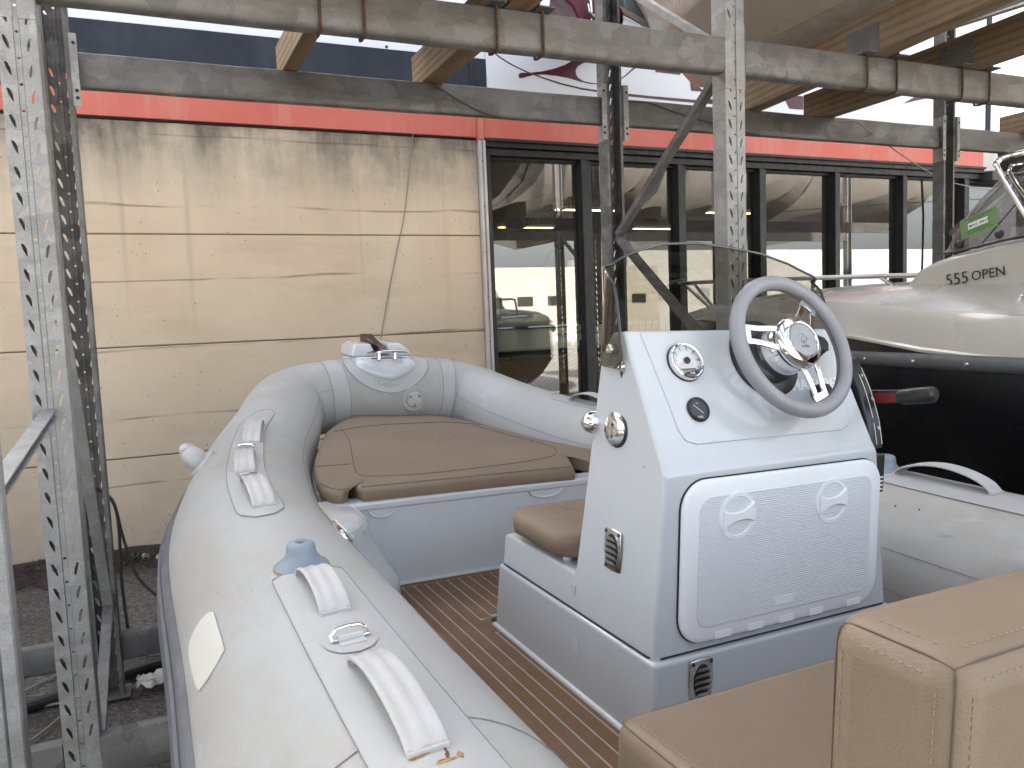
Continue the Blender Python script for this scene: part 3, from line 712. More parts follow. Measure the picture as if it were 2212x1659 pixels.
# ---- loose cables
M['cable'] = plain('grey_cable', (.07, .065, .06), .7)
M['cable_pale'] = plain('pale_cable', (.26, .25, .23), .7)
def smooth(pts, n=8):
    pts = [V(p) for p in pts]; P = [2 * pts[0] - pts[1]] + pts + [2 * pts[-1] - pts[-2]]; out = []
    for i in range(1, len(P) - 2):
        a, b, c, d = P[i - 1:i + 3]
        for k in range(n):
            t = k / n; out.append(.5 * ((2 * b) + (c - a) * t + (2 * a - 5 * b + 4 * c - d) * t * t + (3 * b - a - 3 * c + d) * t ** 3))
    out.append(P[-2]); return out
def cable(pts, r, label, m='cable', grp='loose cables on the rack and wall'):
    mb = MB(); mb.tube(smooth(pts), r, 6); c = V(pts[0])
    return single(mb, 'cable', M[m], label, 'cable', c, grp)
cable([px(897, 230, WY - .03), px(891, 300, WY - .012), px(884, 370, WY - .01), px(873, 468, WY - .008), px(862, 520, WY - .008), px(840, 630, WY - .008), px(822, 735, WY - .008), px(816, 790, WY - .008)], .0042, 'thin dark cable hanging down the beige wall above the bow', 'cable_pale')
cable([px(1062, 104, 3.9), px(1075, 120, 3.9), px(1110, 142, 4.2), px(1145, 158, 4.6), px(1165, 164, 5.0)], .004, 'thin cable drooping in front of the burgundy lettering')
cable([px(930, 180, 3.82), px(960, 197, 3.815), px(1000, 222, 3.815), px(1050, 245, 3.815), px(1110, 257, 3.815), px(1170, 260, 3.82)], .005, 'cable trailing across the rear beam below the knotted timber')
cable([px(1350, 218, 3.815), px(1400, 222, 3.815), px(1440, 236, 3.815), px(1490, 252, 3.815), px(1560, 272, 3.815), px(1640, 292, 3.815)], .005, 'cable trailing across the rear beam between the two middle uprights')
cable([px(1800, 262, 3.815), px(1845, 263, 3.81), px(1880, 285, 3.81), px(1930, 322, 4.2), px(1990, 362, 4.8), px(2040, 388, 5.2), px(2090, 402, 5.6), px(2200, 422, 6.2)], .005, 'long pale cable sloping from the rear beam down to the neighbour windscreen', 'cable_pale')

# ================================================================== inflatable boat
def pvc():
    m, t, b = newmat('grey_pvc_fabric'); N = NT(t); co = N.co()
    c = N.ramp(N.noise(co, 1.1, 6, .6), (.3, (.375, .385, .382)), (.7, (.455, .462, .456)))
    c = N.mix(N.ramp(N.noise(N.co((1, .5, 1), loc=(3, 8, 1)), 2.2, 9, .75), (.46, 0.0), (.70, .85)), c, (.345, .318, .272))
    sc = N.noise(N.co((14, 2.2, 6), (0, 0, .4)), 3.0, 4)
    c = N.mix(N.ramp(sc, (.735, 0.0), (.76, .4)), c, (.26, .26, .26))
    c = N.mix(N.ramp(N.noise(N.co((3, 1.0, 3), (0, 0, .7)), 1.7, 5, .8), (.60, 0.0), (.68, .5)), c, (.50, .505, .50))
    N.l(c, b.inputs['Base Color']); N.l(N.ramp(N.noise(co, 2.6, 6, .6), (.3, .42), (.7, .62)), b.inputs['Roughness'])
    b.inputs['Specular IOR Level'].default_value = .4
    h = N.math('ADD', N.math('MULTIPLY', N.noise(co, 2.2, 2), 6.0), N.noise(co, 260, 2))
    N.bump(h, b, .10, .004)
    return m
M['pvc'] = pvc()
M['pvc_light'] = plain('handle_pvc', (.51, .51, .505), .5, 0, .06, 14, .25, 240, grime=(.43, .39, .34), gscale=9, gamt=.55)
M['pvc_pad'] = plain('handle_pad_pvc', (.43, .438, .44), .5, 0, .03, 3, .12, 240, grime=(.45, .43, .40), gscale=3, gamt=.4)
M['pvc_patch'] = plain('cream_repair_patch', (.60, .59, .535), .6, 0, .05, 8, .2, 40)
M['strake'] = plain('grey_rubber', (.115, .12, .135), .6, 0, .08, 4, .1, 120, grime=(.2, .195, .19), gscale=6, gamt=.4)
M['strake_dark'] = plain('dark_rubber', (.055, .057, .065), .65, 0, .1, 5)
M['tan_trim'] = plain('tan_trim', (.32, .235, .14), .7, 0, .1, 6)
M['cone'] = plain('blue_grey_rubber', (.235, .29, .335), .5, 0, .04, 5)
M['glue'] = plain('dried_glue', (.32, .20, .075), .6, 0, .4, 30)
def vinyl():
    m, t, b = newmat('tan_vinyl'); N = NT(t); co = N.co()
    c = N.ramp(N.noise(co, 1.6, 6, .6), (.3, (.192, .140, .095)), (.7, (.236, .176, .122)))
    c = N.mix(N.ramp(N.noise(N.co((1, 1.6, 1), loc=(6, 2, 4)), 4.0, 9, .75), (.48, 0.0), (.76, .45)), c, (.155, .118, .086))
    N.l(c, b.inputs['Base Color']); b.inputs['Roughness'].default_value = .52; b.inputs['Specular IOR Level'].default_value = .4
    vo = N.n('TexVoronoi'); vo.inputs['Scale'].default_value = 420; N.l(co, vo.inputs['Vector'])
    w1 = N.n('TexNoise'); w1.inputs['Scale'].default_value = 3.4; w1.inputs['Detail'].default_value = 3; w1.inputs['Distortion'].default_value = 1.2
    N.l(N.co((1, .45, 1), (0, 0, .6)), w1.inputs['Vector'])
    h = N.math('ADD', N.math('MULTIPLY', vo.outputs['Distance'], .35), N.math('MULTIPLY', w1.outputs['Fac'], 5.0))
    N.bump(h, b, .22, .004)
    return m
M['vinyl'] = vinyl()
M['teak'] = plain('brown_deck_foam', (.145, .078, .038), .75, 0, .12, 3, .35, 300, grime=(.17, .115, .075), gscale=5, gamt=.5)
M['caulk'] = plain('grey_caulk', (.30, .285, .265), .8, 0, .05, 6)
def nonskid():
    m, t, b = newmat('white_diamond_plastic'); N = NT(t)
    b.inputs['Base Color'].default_value = (.77, .79, .83, 1); b.inputs['Roughness'].default_value = .42
    co = N.co((1, 1, 1))
    sx = N.n('SeparateXYZ'); N.l(co, sx.inputs[0])
    u = N.math('ADD', sx.outputs[0], N.math('MULTIPLY', sx.outputs[2], .55)); v = N.math('SUBTRACT', sx.outputs[0], N.math('MULTIPLY', sx.outputs[2], .95))
    a = N.math('SINE', N.math('MULTIPLY', u, 900.0)); c = N.math('SINE', N.math('MULTIPLY', v, 900.0))
    N.bump(N.math('MULTIPLY', a, c), b, .5, .002)
    return m
M['nonskid'] = nonskid()

boat = thing('inflatable_boat', 'light grey rigid inflatable boat with white console and brown cushions, bow towards the beige wall', 'inflatable boat', (1.345, 1.6, -1.33), boat=True)
BX = 1.345
# ---- tube path
q = [1.00051206, -0.81537674, 0.2656054, 0.19809407]
kk = [0.98929293, -0.80028044, 1.65695236, 0.98719551, -0.76441677, 2.32450446, 0.94418993, -0.73123226, 2.72063518, 0.81563022, -0.70438737, 3.36114732, 0.66334787, -0.63112657, 3.81226528, 0.5087626, -0.53207181, 4.17377668]
pts = [(q[0], -1, q[1], q[2]), (q[0], .8, q[1], q[2])]
for i in range(6): pts.append((kk[3 * i], kk[3 * i + 2], kk[3 * i + 1], q[2] + (q[3] - q[2]) * (i + 1) / 6))
pts += [(.25, 4.23204705, -.48875459, q[3]), (0, 4.23204705, -.48875459, q[3])]
def catr(P, n=16):
    P = np.array(P); P = np.vstack([2 * P[0] - P[1], P, 2 * P[-1] - P[-2]]); out = []
    for i in range(1, len(P) - 2):
        for t in np.linspace(0, 1, n, endpoint=False):
            a, b, c, d = P[i - 1:i + 3]
            out.append(.5 * ((2 * b) + (-a + c) * t + (2 * a - 5 * b + 4 * c - d) * t * t + (-a + 3 * b - 3 * c + d) * t ** 3))
    out.append(P[-2]); return np.array(out)
_h = catr(pts); _m = _h[::-1].copy()[1:]
_A = _h.copy(); _A[:, 0] = BX - _h[:, 0]; _m[:, 0] = BX + _m[:, 0]
PATH = np.vstack([_A, _m]); NP = len(PATH)
def tpt(j, ang, h=0.0):
    """point on the tube at path index j, angle ang (0 inboard, 90 top, 180 outboard), h above the fabric"""
    j = max(0.0, min(NP - 1.001, j)); i = int(j); f = j - i
    p = PATH[i] * (1 - f) + PATH[i + 1] * f
    a = PATH[min(i + 2, NP - 1)][:3] - PATH[max(i - 1, 0)][:3]; a = a / np.linalg.norm(a)
    o = np.cross([0, 0, 1.], a); o /= np.linalg.norm(o); u = np.cross(a, o)
    d = -o * math.cos(R_(ang)) + u * math.sin(R_(ang))
    return Vector(p[:3] + d * (p[3] + h)), Vector(d), Vector(a), Vector(p[:3])
tb = MB(); na = 40
tb.loft([[tpt(j, 360 * k / na)[0] for k in range(na)] for j in np.linspace(0, NP - 1, 150)], True, True)
tube_o = tb.build('tube', M['pvc'], boat, ang=60)
# pads glued on the tube
def pad(j0, j1, a0, a1, h, name, m, nj=14, nang=10, rnd=.25, jb=None, par=boat):
    """patch between path indices and angles with rounded ends; a0/a1 may be functions of s"""
    g = []
    f0 = a0 if callable(a0) else (lambda s: a0); f1 = a1 if callable(a1) else (lambda s: a1)
    for i in range(nj + 1):
        s = i / nj; e = min(s, 1 - s) / rnd
        k = 1.0 if e >= 1 else math.sqrt(max(0.0, 1 - (1 - e) ** 2)); k = .35 + .65 * k if rnd < .5 else max(k, .02)
        A, B = f0(s), f1(s); mid = (A + B) / 2
        g.append([tpt(j0 + (j1 - j0) * s, mid + (A - mid) * k + (B - A) * k * t / nang, h)[0] for t in range(nang + 1)])
    mb = MB(); mb.sheet(g)
    o = mb.build(name, m, par, ang=50)
    return o
def outline(j0, j1, a0, a1, h, rnd=.1, n=30):
    """thin dark outline of a pad"""
    f0 = a0 if callable(a0) else (lambda s: a0); f1 = a1 if callable(a1) else (lambda s: a1)
    L = []
    for i in range(n + 1):
        s = i / n; e = min(s, 1 - s) / rnd; k = 1.0 if e >= 1 else .35 + .65 * math.sqrt(max(0, 1 - (1 - e) ** 2))
        A, B = f0(s), f1(s); mid = (A + B) / 2; L.append((j0 + (j1 - j0) * s, mid + (A - mid) * k, mid + (B - mid) * k))
    P = [tpt(j, a, h)[0] for j, a, b in L] + [tpt(j, b, h)[0] for j, a, b in L[::-1]]
    mb = MB(); mb.tube(P, .0009, 5, closed=True)
    return mb.build('pad_edge', M['seam'], boat)
def handle(j0, j1, ang, wd, lift, label=None):
    """moulded strap handle standing off the tube"""
    n = 16; prof = [(-.5, 0), (-.5, .35), (-.40, .5), (-.30, .3), (-.12, .35), (0, .55), (.12, .35), (.30, .3), (.40, .5), (.5, .35), (.5, 0), (.3, -.2), (-.3, -.2)]
    rings = []
    for i in range(n + 1):
        s = i / n; hh = .004 + lift * (math.sin(PI * min(1, max(0, s))) ** .6)
        c, d, a, _ = tpt(j0 + (j1 - j0) * s, ang, hh); b = a.cross(d)
        rings.append([c + b * x * wd + d * y * .011 for x, y in prof])
    mb = MB(); mb.loft(rings)
    for jj in (j0, j1):
        c, d, a, _ = tpt(jj, ang, .004); b = a.cross(d)
        mb.box(c, (wd, .012, .006), Matrix((b, a, d)).transposed())
    return mb.build('grab_handle', M['pvc_light'], boat, ang=45)
def dring(j, ang, wd=.05, dirn=1, sz=1.0):
    c, d, a, _ = tpt(j, ang, .006); b = a.cross(d)
    mb = MB(); mb.tube([c - b * wd * .42, c + b * wd * .42], .0075, 10); mb.box(c - a * .008 * dirn - d * .002, (wd * .84, .028, .004), Matrix((b, a, d)).transposed())
    k_ = mb.build('d_ring', M['pvc_light'], boat, ang=50)
    mb = MB(); P = [c - b * wd * .6, c - b * wd * .6 + (a * .012 * dirn + d * .008) * sz, c - b * wd * .4 + (a * .022 * dirn + d * .016) * sz, c + (a * .024 * dirn + d * .018) * sz, c + b * wd * .4 + (a * .022 * dirn + d * .016) * sz, c + b * wd * .6 + (a * .012 * dirn + d * .008) * sz, c + b * wd * .6, c + b * wd * .4, c - b * wd * .4]
    mb.tube(P, .0032, 8, closed=True); mb.build('ring', M['chrome'], k_)
# front group: three straps and two rings on a long pad
fa = lambda s: 84 - 20 * s ** 2 * (0 if s < .55 else (s - .55) * 3) - (10 if s < .1 else 0)
pa0 = lambda s: 80 - 9 * math.sin(PI * s) * .2 - 6 * max(0, s - .75) * 4
pa1 = lambda s: 109 - 3 * math.sin(PI * s) - 20 * max(0, s - .82) * 4
pad(40.5, 88, pa0, pa1, .0022, 'handle_pad', M['pvc_pad'], nj=30, rnd=.06); outline(40.5, 88, pa0, pa1, .0025, .06, 50)
handle(69.5, 79.5, 89, .062, .030); handle(55, 65.5, 93, .060, .022); handle(42.5, 50.5, 92, .060, .030)
dring(67.3, 92, .046, -1, .45); dring(52.8, 92.5, .046, -1, .3)
# long aft pad with two straps and a ring
for j0, j1 in ((7, 31.4),):
    pad(j0, j1, 76, 109, .0022, 'handle_pad', M['pvc_pad'], nj=30, rnd=.035); outline(j0, j1, 76, 109, .0026, .035, 40)
handle(25.2, 30.4, 92.5, .056, .030); handle(16.8, 21.0, 93.5, .056, .030)
pad(21.5, 23.8, 84, 103, .0045, 'ring_patch', M['pvc_pad'], nj=16, rnd=.5); dring(22.5, 93.5, .05, 1, .75)
# starboard straps
handle(255.4, 262.6, 87, .06, .05); outline(254.5, 285, 66, 104, .0026, .04, 30); pad(254.5, 285, 66, 104, .0022, 'handle_pad', M['pvc_pad'], nj=24, rnd=.04)
handle(205, 213, 86, .06, .045); outline(200.5, 247, 70, 105, .0026, .04, 40)
# seams round and along the tube
def ring_seam(j, a0, a1, tilt=0, wd=.0):
    mb = MB(); mb.tube([tpt(j + tilt * math.sin(R_(a)), a, .0008)[0] for a in np.linspace(a0, a1, 26)], .0010, 5); mb.build('seam', M['seam'], boat)
def band(j0, j1, a0=-60, a1=190, tilt=0):
    g = [[tpt(j0 + (j1 - j0) * t + tilt * math.sin(R_(a)), a, .0016)[0] for a in np.linspace(a0, a1, 26)] for t in (0, .5, 1)]
    mb = MB(); mb.sheet(g); mb.build('seam_tape', M['pvc_pad'], boat, ang=60)
band(163.5, 168.5); ring_seam(163.4, -60, 190); ring_seam(168.6, -60, 190)
band(124, 128.5); ring_seam(123.9, -60, 190); ring_seam(128.6, -60, 190)
ring_seam(16.5, 20, 170, 1.2)
def long_seam(j0, j1, a):
    mb = MB(); mb.tube([tpt(j, a if not callable(a) else a((j - j0) / (j1 - j0)), .0008)[0] for j in np.linspace(j0, j1, 40)], .0010, 5); mb.build('seam', M['seam'], boat)
long_seam(168, 286, 16); long_seam(168, 286, -12); long_seam(2, 122, -12); long_seam(23, 125, lambda s: 47 - 30 * s)
# cream repair patch
PP = [(32.24, 138.1), (31.2, 137.7), (30.09, 137.6), (28.8, 137.3), (27.74, 137.2), (27.42, 142.4), (27.33, 148.3), (27.64, 155.3), (28.4, 157.2), (29.23, 158.1), (30.3, 159.2), (31.39, 159.5), (32.3, 159.3), (32.83, 157.6), (33.03, 153.5), (33.0, 149.8), (32.95, 146.0), (32.69, 140.9)]
mb = MB(); mb.loft([[tpt(30.3 + (j_ - 30.3) * s_, 148.5 + (a_ - 148.5) * s_, h_)[0] for j_, a_ in PP] for s_, h_ in ((1.0, .0008), (.995, .003), (.8, .0034), (.55, .0034), (.25, .0034), (.02, .0034))], True, False); mb.build('repair_patch', M['pvc_patch'], boat, ang=60)
# dried glue below the aft strap
def glue(cj, ca, rj, ra, seed, m='glue'):
    rnd = random.Random(seed); rim = [tpt(cj + rj * math.cos(t) * rnd.uniform(.55, 1.1), ca + ra * math.sin(t) * rnd.uniform(.5, 1.1), .0026)[0] for t in np.linspace(0, 2 * PI, 22, endpoint=False)]
    mb = MB(); c = tpt(cj, ca, .0032)[0]
    for i in range(22): mb.face([c, rim[i], rim[(i + 1) % 22]])
    return mb.build('glue_stain', M[m], boat, ang=80)
M['glue_dark'] = plain('rusty_glue', (.16, .065, .022), .7, 0, .4, 40)

for cj, ca, rj, ra, sd_, m_ in ((16.74, 97.6, .10, 2.2, 3, 'glue'), (16.80, 93.6, .08, 3.0, 8, 'glue'), (16.72, 95.8, .07, 2.4, 5, 'glue'), (16.79, 90.0, .07, 1.9, 6, 'glue'), (16.40, 91.0, .07, 3.6, 16, 'glue'), (16.45, 86.4, .12, 1.1, 26, 'glue'), (16.62, 89.2, .16, .5, 2, 'glue_dark'), (16.50, 89.9, .10, .6, 4, 'glue_dark'), (16.42, 91.5, .04, 1.8, 14, 'glue_dark')): glue(cj, ca, rj, ra, sd_, m_)
M['scuff'] = plain('black_scuff', (.02, .02, .025), .8)
for cj, ca, a_, b_ in ((18.7, 84.5, .10, .5), (18.85, 83.5, .08, .3), (30.9, 118, .06, .3), (33.5, 133, .08, .3), (257.8, 47, .1, .8), (256.5, 44, .12, .7), (259.5, 49, .1, .8)): glue(cj, ca, a_, b_, int(cj * 10), 'scuff')
# blue-grey rubber cones
def cone(j, ang, sc=1.0):
    c, d, a, _ = tpt(j, ang, -.004); d = (d + Vector((0, 0, .6))).normalized()
    mb = MB(); s = sc
    mb.lathe(c, d, [(.062 * s, -.012), (.063 * s, .002), (.058 * s, .007), (.047 * s, .014), (.038 * s, .022), (.0345 * s, .031), (.0335 * s, .042), (.0315 * s, .049), (.025 * s, .053), (.0125 * s, .0535), (.010 * s, .048), (.001, .047)], 28)
    o = mb.build('rod_socket', M['cone'], boat, ang=45)
    mb = MB(); mb.lathe(c, d, [(.0645 * s, -.003), (.0635 * s, .0015), (.05 * s, .0015), (.05 * s, -.003)], 28); mb.build('glue_rim', M['glue'], o)
    mb = MB(); mb.lathe(c, d, [(.0098 * s, .0488), (.001, .0489)], 14); mb.build('socket_hole', M['black_gap'], o)
cone(31.75, 93, .92); cone(254.2, 88, .92)
# rubbing strake along the outside
g = []
for j in np.linspace(0, 118, 90):
    ring = []
    for a, h in ((169, .000), (170, .012), (172.5, .018), (175, .019), (176, .026), (190, .034), (191, .028), (195, .022), (197, .0)):
        ring.append(tpt(j, a + 6 * max(0, (j - 55) / 60), h)[0])
    g.append(ring)
mb = MB(); mb.sheet(g); st_ = mb.build('rubbing_strake', M['strake'], boat, ang=25)
for (al, ah, hl, hh, nm, m) in ((172.5, 175.2, .0186, .0196, 'strake_groove', 'strake_dark'), (191.2, 199, .0, .030, 'strake_lip', 'strake_dark'), (199, 203, .004, .042, 'strake_trim', 'tan_trim')):
    g = []
    for j in np.linspace(0, 116, 80):
        e = 6 * max(0, (j - 55) / 60)
        g.append([tpt(j, al + e, hl)[0], tpt(j, al + e + .4, hh)[0], tpt(j, ah + e - .4, hh)[0], tpt(j, ah + e, hl)[0]])
    mb = MB(); mb.sheet(g); mb.build(nm, M[m], st_, ang=25)
# towing fairlead on the outside of the bow
c, d, a, _ = tpt(70.5, 138, .0); b = a.cross(d)
mb = MB(); MM = Matrix((b, a, d)).transposed()
mb.lathe(c - d * .004, d, [(.088, 0), (.087, .006), (.066, .014)], 24, e=a, squash=.62); o_ = mb.build('fairlead', M['pvc_light'], boat, ang=40)
mb = MB(); mb.ball(c + d * .030 - a * .014, (.040, .052, .054), MM, 18, 12); mb.build('fairlead_hood', M['pvc_light'], o_, ang=60)
mb = MB(); mb.tube(smooth([c + a * .062 + d * .006, c + a * .064 + d * .035, c + a * .045 + d * .066, c + a * .01 + d * .078, c - a * .03 + d * .066], 4), .021, 12); mb.build('fairlead_loop', M['pvc_light'], o_)
mb = MB(); mb.ball(c + a * .030 + d * .030, (.022, .020, .024), MM); mb.build('fairlead_hole', M['seam'], o_)
# inflation valve on the inside of the bow
c, d, a, _ = tpt(152, -6, .0); 
mb = MB(); mb.lathe(c, d, [(.068, -.012), (.067, .003), (.03, .004)], 28); v_ = mb.build('valve', M['pvc_pad'], boat, ang=40)
mb = MB(); mb.lathe(c, d, [(.041, .003), (.043, .008), (.040, .017), (.02, .020), (.001, .0205)], 28); mb.build('valve_cap', M['pvc_light'], v_)
mb = MB(); up_ = (Vector((0, 0, 1)) - d * d.z).normalized(); sd_ = d.cross(up_)
for t in (35, 145, 270):
    p = c + d * .0195 + (sd_ * math.cos(R_(t)) + up_ * math.sin(R_(t))) * .032; mb.lathe(p, d, [(.009, -.003), (.009, .001), (.001, .0012)], 10)
mb.tube([c + d * .006 + (sd_ * math.cos(t) + up_ * math.sin(t)) * .0435 for t in np.linspace(0, 2 * PI, 40, endpoint=False)], .0016, 5, closed=True)
mb.build('valve_slots', M['seam'], v_)
# chrome navigation light low on the port inside
c, d, a, _ = tpt(40.5, 45, .0)
mb = MB(); mb.loft([[tpt(38.6 + 3.9 * s, 45 + x * 5.0 * math.sin(PI * (.06 + .88 * s)) ** .5, h * math.sin(PI * (.06 + .88 * s)) ** .4)[0] for x, h in ((-1, .0), (-1, .006), (-.6, .014), (.6, .014), (1, .006), (1, .0))] for s in np.linspace(0, 1, 12)])
l_ = mb.build('side_light', M['chrome'], boat, ang=40)
mb = MB(); mb.loft([[tpt(39.2 + 2.6 * s, 45 + x * 3.4, h)[0] for x, h in ((-1, .012), (-.8, .017), (.8, .017), (1, .012))] for s in np.linspace(0, 1, 6)]); mb.build('light_lens', plain('clear_lens', (.62, .68, .68), .1), l_)

# ---- hull below and inner liner
mb = MB(); rings = []
for y, hb, kz, cz in ((-1, .86, -1.33, -1.12), (.5, .86, -1.33, -1.12), (1.8, .84, -1.33, -1.10), (2.6, .74, -1.31, -1.06), (3.2, .50, -1.24, -1.0), (3.7, .36, -1.10, -.93), (4.1, .1, -.95, -.86)):
    rings.append([(BX - hb, y, min(cz + .14, -.965 if y < 3 else -.78)), (BX - hb, y, cz - .0), (BX, y, kz), (BX + hb, y, cz), (BX + hb, y, min(cz + .14, -.965 if y < 3 else -.78))])
mb.loft(rings, True, True); mb.build('hull', M['gelgrey'], boat)
# floor: caulk coloured sheet with teak coloured planks set on it
mb = MB(); mb.bb((.55, -1, -.95), (2.14, 2.44, -.9312)); fl = mb.build('deck_floor', M['caulk'], boat)
x = .545; pw = .0405; ix = 0
plank0 = None
def plank_(x0, x1, y0, y1):
    m_ = MB(); m_.bb((x0, y0, -.936), (x1, y1, -.930)); return m_.build('plank', M['teak'], fl, bevel=.0006, seg=1)
for i in range(34):
    x0 = .8285 - .0405 * 6 + i * pw + .0028; x1 = x0 + pw - .0056
    if x1 > 2.1: break
    if .93 < x0 < 1.76:
        if x0 < .96: plank_(x0, x1, -.95, 1.93); plank_(x0, x1, 2.045, 2.393)
        else: plank_(x0, x1, 2.06, 2.393)
    else: plank_(x0, x1, -.95, 2.393)
m_ = MB(); m_.bb((.56, 2.398, -.936), (2.13, 2.436, -.930)); m_.build('plank', M['teak'], fl, bevel=.001)
# round inspection corner in the floor
m_ = MB(); m_.prism([(.985 + .06 * math.cos(t), 1.985 + .055 * math.sin(t), -.936) for t in np.linspace(R_(75), R_(265), 14)] + [(1.03, 1.93, -.936), (1.03, 2.04, -.936)], (0, 0, .006)); m_.build('plank', M['teak'], fl)
m_ = MB(); m_.lathe((.992, 2.012, -.9305), (0, 0, 1), [(.020, 0), (.018, .0012), (.001, .0013)], 18); m_.build('finger_hole', M['black_gap'], fl)
# bow locker
mb = MB(); mb.prism([(.6, 2.437, -.95), (.6, 2.437, -.66), (.70, 2.437, -.642), (2.05, 2.437, -.642), (2.1, 2.437, -.95)], (0, .03, 0)); lk = mb.build('locker_bulkhead', M['gel'], boat, bevel=.008)
mb = MB(); mb.prism([(.56, 2.432, -.668), (.56, 2.432, -.64), (2.1, 2.432, -.64), (2.1, 2.432, -.668)], (0, .09, 0)); mb.build('locker_lip', M['gel'], boat, bevel=.008, seg=3)
mb = MB(); mb.bb((.6, 2.46, -.74), (2.1, 3.9, -.72)); mb.build('locker_top', M['gelgrey'], boat)
for xx, ww in ((.775, .05), (1.40, .075)):
    mb = MB(); mb.loft([[(xx + ww * s_ * math.cos(t), 2.4335 + o_, -.665 + .03 * s_ * math.sin(t)) for t in np.linspace(PI, 2 * PI, 14)] for s_, o_ in ((1.0, 0), (.96, -.004), (.86, -.003), (.80, .002))], False, False); mb.build('locker_recess', M['gel'], boat, ang=40)
mb = MB(); mb.tube([(.62, 2.43, -.934), (.95, 2.43, -.934), (1.5, 2.43, -.934), (2.1, 2.43, -.934)], .012, 8); mb.build('floor_fillet', M['gelgrey'], boat)
# moulded liner step between tube and bulkhead
prof = [(.56, -.635), (.66, -.640), (.689, -.652), (.703, -.672), (.703, -.695), (.718, -.730), (.742, -.775), (.776, -.826), (.795, -.850), (.804, -.880), (.809, -.935), (.5, -.96)]
mb = MB(); mb.loft([[(x_ + dx, y, z) for k_, (x_, z) in enumerate(prof)] for y, dx in ((2.437, 0), (2.38, -.001), (2.33, -.006), (2.28, -.022), (2.22, -.06), (2.1, -.2))]); mb.build('liner', M['gel'], boat, bevel=.006, ang=30)
mb = MB(); mb.loft([[(2 * BX - (x_ + dx), y, z) for k_, (x_, z) in enumerate(prof)] for y, dx in ((2.437, 0), (2.38, -.001), (2.33, -.006), (2.28, -.022), (2.22, -.06), (2.1, -.2))]); mb.build('liner', M['gel'], boat, bevel=.006, ang=30)
# bow fairing with cleat and roller
bf = None
def bowring(z, k, y0, y1, wid):   # rounded trapezoid in plan
    return [(BX - wid * .92, y1, z), (BX - wid, y0 + (y1 - y0) * .55, z), (BX - wid * .86, y0 + (y1 - y0) * .18, z), (BX - wid * .45, y0, z), (BX + wid * .45, y0, z), (BX + wid * .86, y0 + (y1 - y0) * .18, z), (BX + wid, y0 + (y1 - y0) * .55, z), (BX + wid * .92, y1, z)]
mb = MB(); mb.loft([bowring(z, 0, y0, y1, w_) for z, y0, y1, w_ in ((-.42, 4.075, 4.40, .205), (-.335, 4.085, 4.40, .195), (-.288, 4.105, 4.40, .183), (-.275, 4.115, 4.40, .176))]); bf = mb.build('bow_fairing', M['gel'], boat, bevel=.012, seg=3, ang=40)
for s, x0, x1 in ((-1, -.178, -.042), (1, .03, .168)):
    mb = MB(); mb.loft([[(BX + x0, 4.17, -.275), (BX + x1, 4.17, -.275), (BX + x1, 4.42, -.275), (BX + x0, 4.42, -.275)], [(BX + x0 + .008, 4.18, -.245), (BX + x1 - .004, 4.18, -.245), (BX + x1 - .004, 4.42, -.22), (BX + x0 + .008, 4.42, -.22)], [(BX + x0 + (.03 if s < 0 else .012), 4.22, -.205), (BX + x1 - (.012 if s < 0 else .05), 4.22, -.205), (BX + x1 - (.012 if s < 0 else .05), 4.40, -.195), (BX + x0 + (.03 if s < 0 else .012), 4.40, -.195)]])
    mb.build('chock', M['gel'], bf, bevel=.014, seg=3, ang=40)
mb = MB(); mb.loft([[(BX - .045 + dx, y, z), (BX + .005 + dx * .4, y, z), (BX + .005 + dx * .4, y, z + .05), (BX - .045 + dx, y, z + .05)] for y, z, dx in ((4.15, -.27, .02), (4.2, -.262, .015), (4.28, -.235, -.01), (4.36, -.205, -.03))]); mb.build('roller_bracket', plain('tarnished_steel', (.12, .10, .09), .25, .9, .3, 12), bf, bevel=.004)
mb = MB(); z = -.252
mb.tube([(BX - .115, 4.095, z), (BX - .08, 4.095, z + .004), (BX - .03, 4.095, z + .007), (BX + .03, 4.095, z + .007), (BX + .08, 4.095, z + .004), (BX + .115, 4.095, z)], [.004, .008, .0095, .0095, .008, .004], 10)
for xx in (-.045, .045): mb.lathe((BX + xx, 4.095, z + .002), (0, 0, -1), [(.007, 0), (.008, .022), (.013, .038)], 12)
mb.build('cleat', M['chrome'], bf)
# sloping apron and base plate of the fairing on the fabric
g = []
for r_, h_ in ((1.0, .004), (.97, .012), (.80, .020), (.5, .024), (.1, .026)):
    ring = []
    for t in np.linspace(0, 2 * PI, 40, endpoint=False):
        cx, cy = math.cos(t), math.sin(t); wj = (abs(cy) ** .8) * (1 if cy > 0 else -1)
        ring.append(tpt(144.5 + 11.0 * cx * r_, 62 - 36 * wj * r_ * (1 - .25 * abs(cx)) if wj > 0 else 62 - 30 * wj * r_, h_)[0])
    g.append(ring)
mb = MB(); mb.loft(g, True, False); mb.build('fairing_apron', M['gel'], boat, ang=60)
g = []
for r_ in (1.0, .55, .1):
    ring = []
    for t in np.linspace(0, 2 * PI, 40, endpoint=False):
        cx, cy = math.cos(t), math.sin(t); wj = (abs(cy) ** .8) * (1 if cy > 0 else -1)
        ring.append(tpt(144.5 + 15 * cx * r_, 62 - 56 * wj * r_ * (1 - .10 * abs(cx)) if wj > 0 else 62 - 40 * wj * r_, .004)[0])
    g.append(ring)
mb = MB(); mb.loft(g, True, False); mb.build('fairing_base', M['pvc_pad'], boat, ang=60)
mb = MB(); mb.tube(g[0], .0012, 5, closed=True); mb.build('pad_edge', M['seam'], boat)

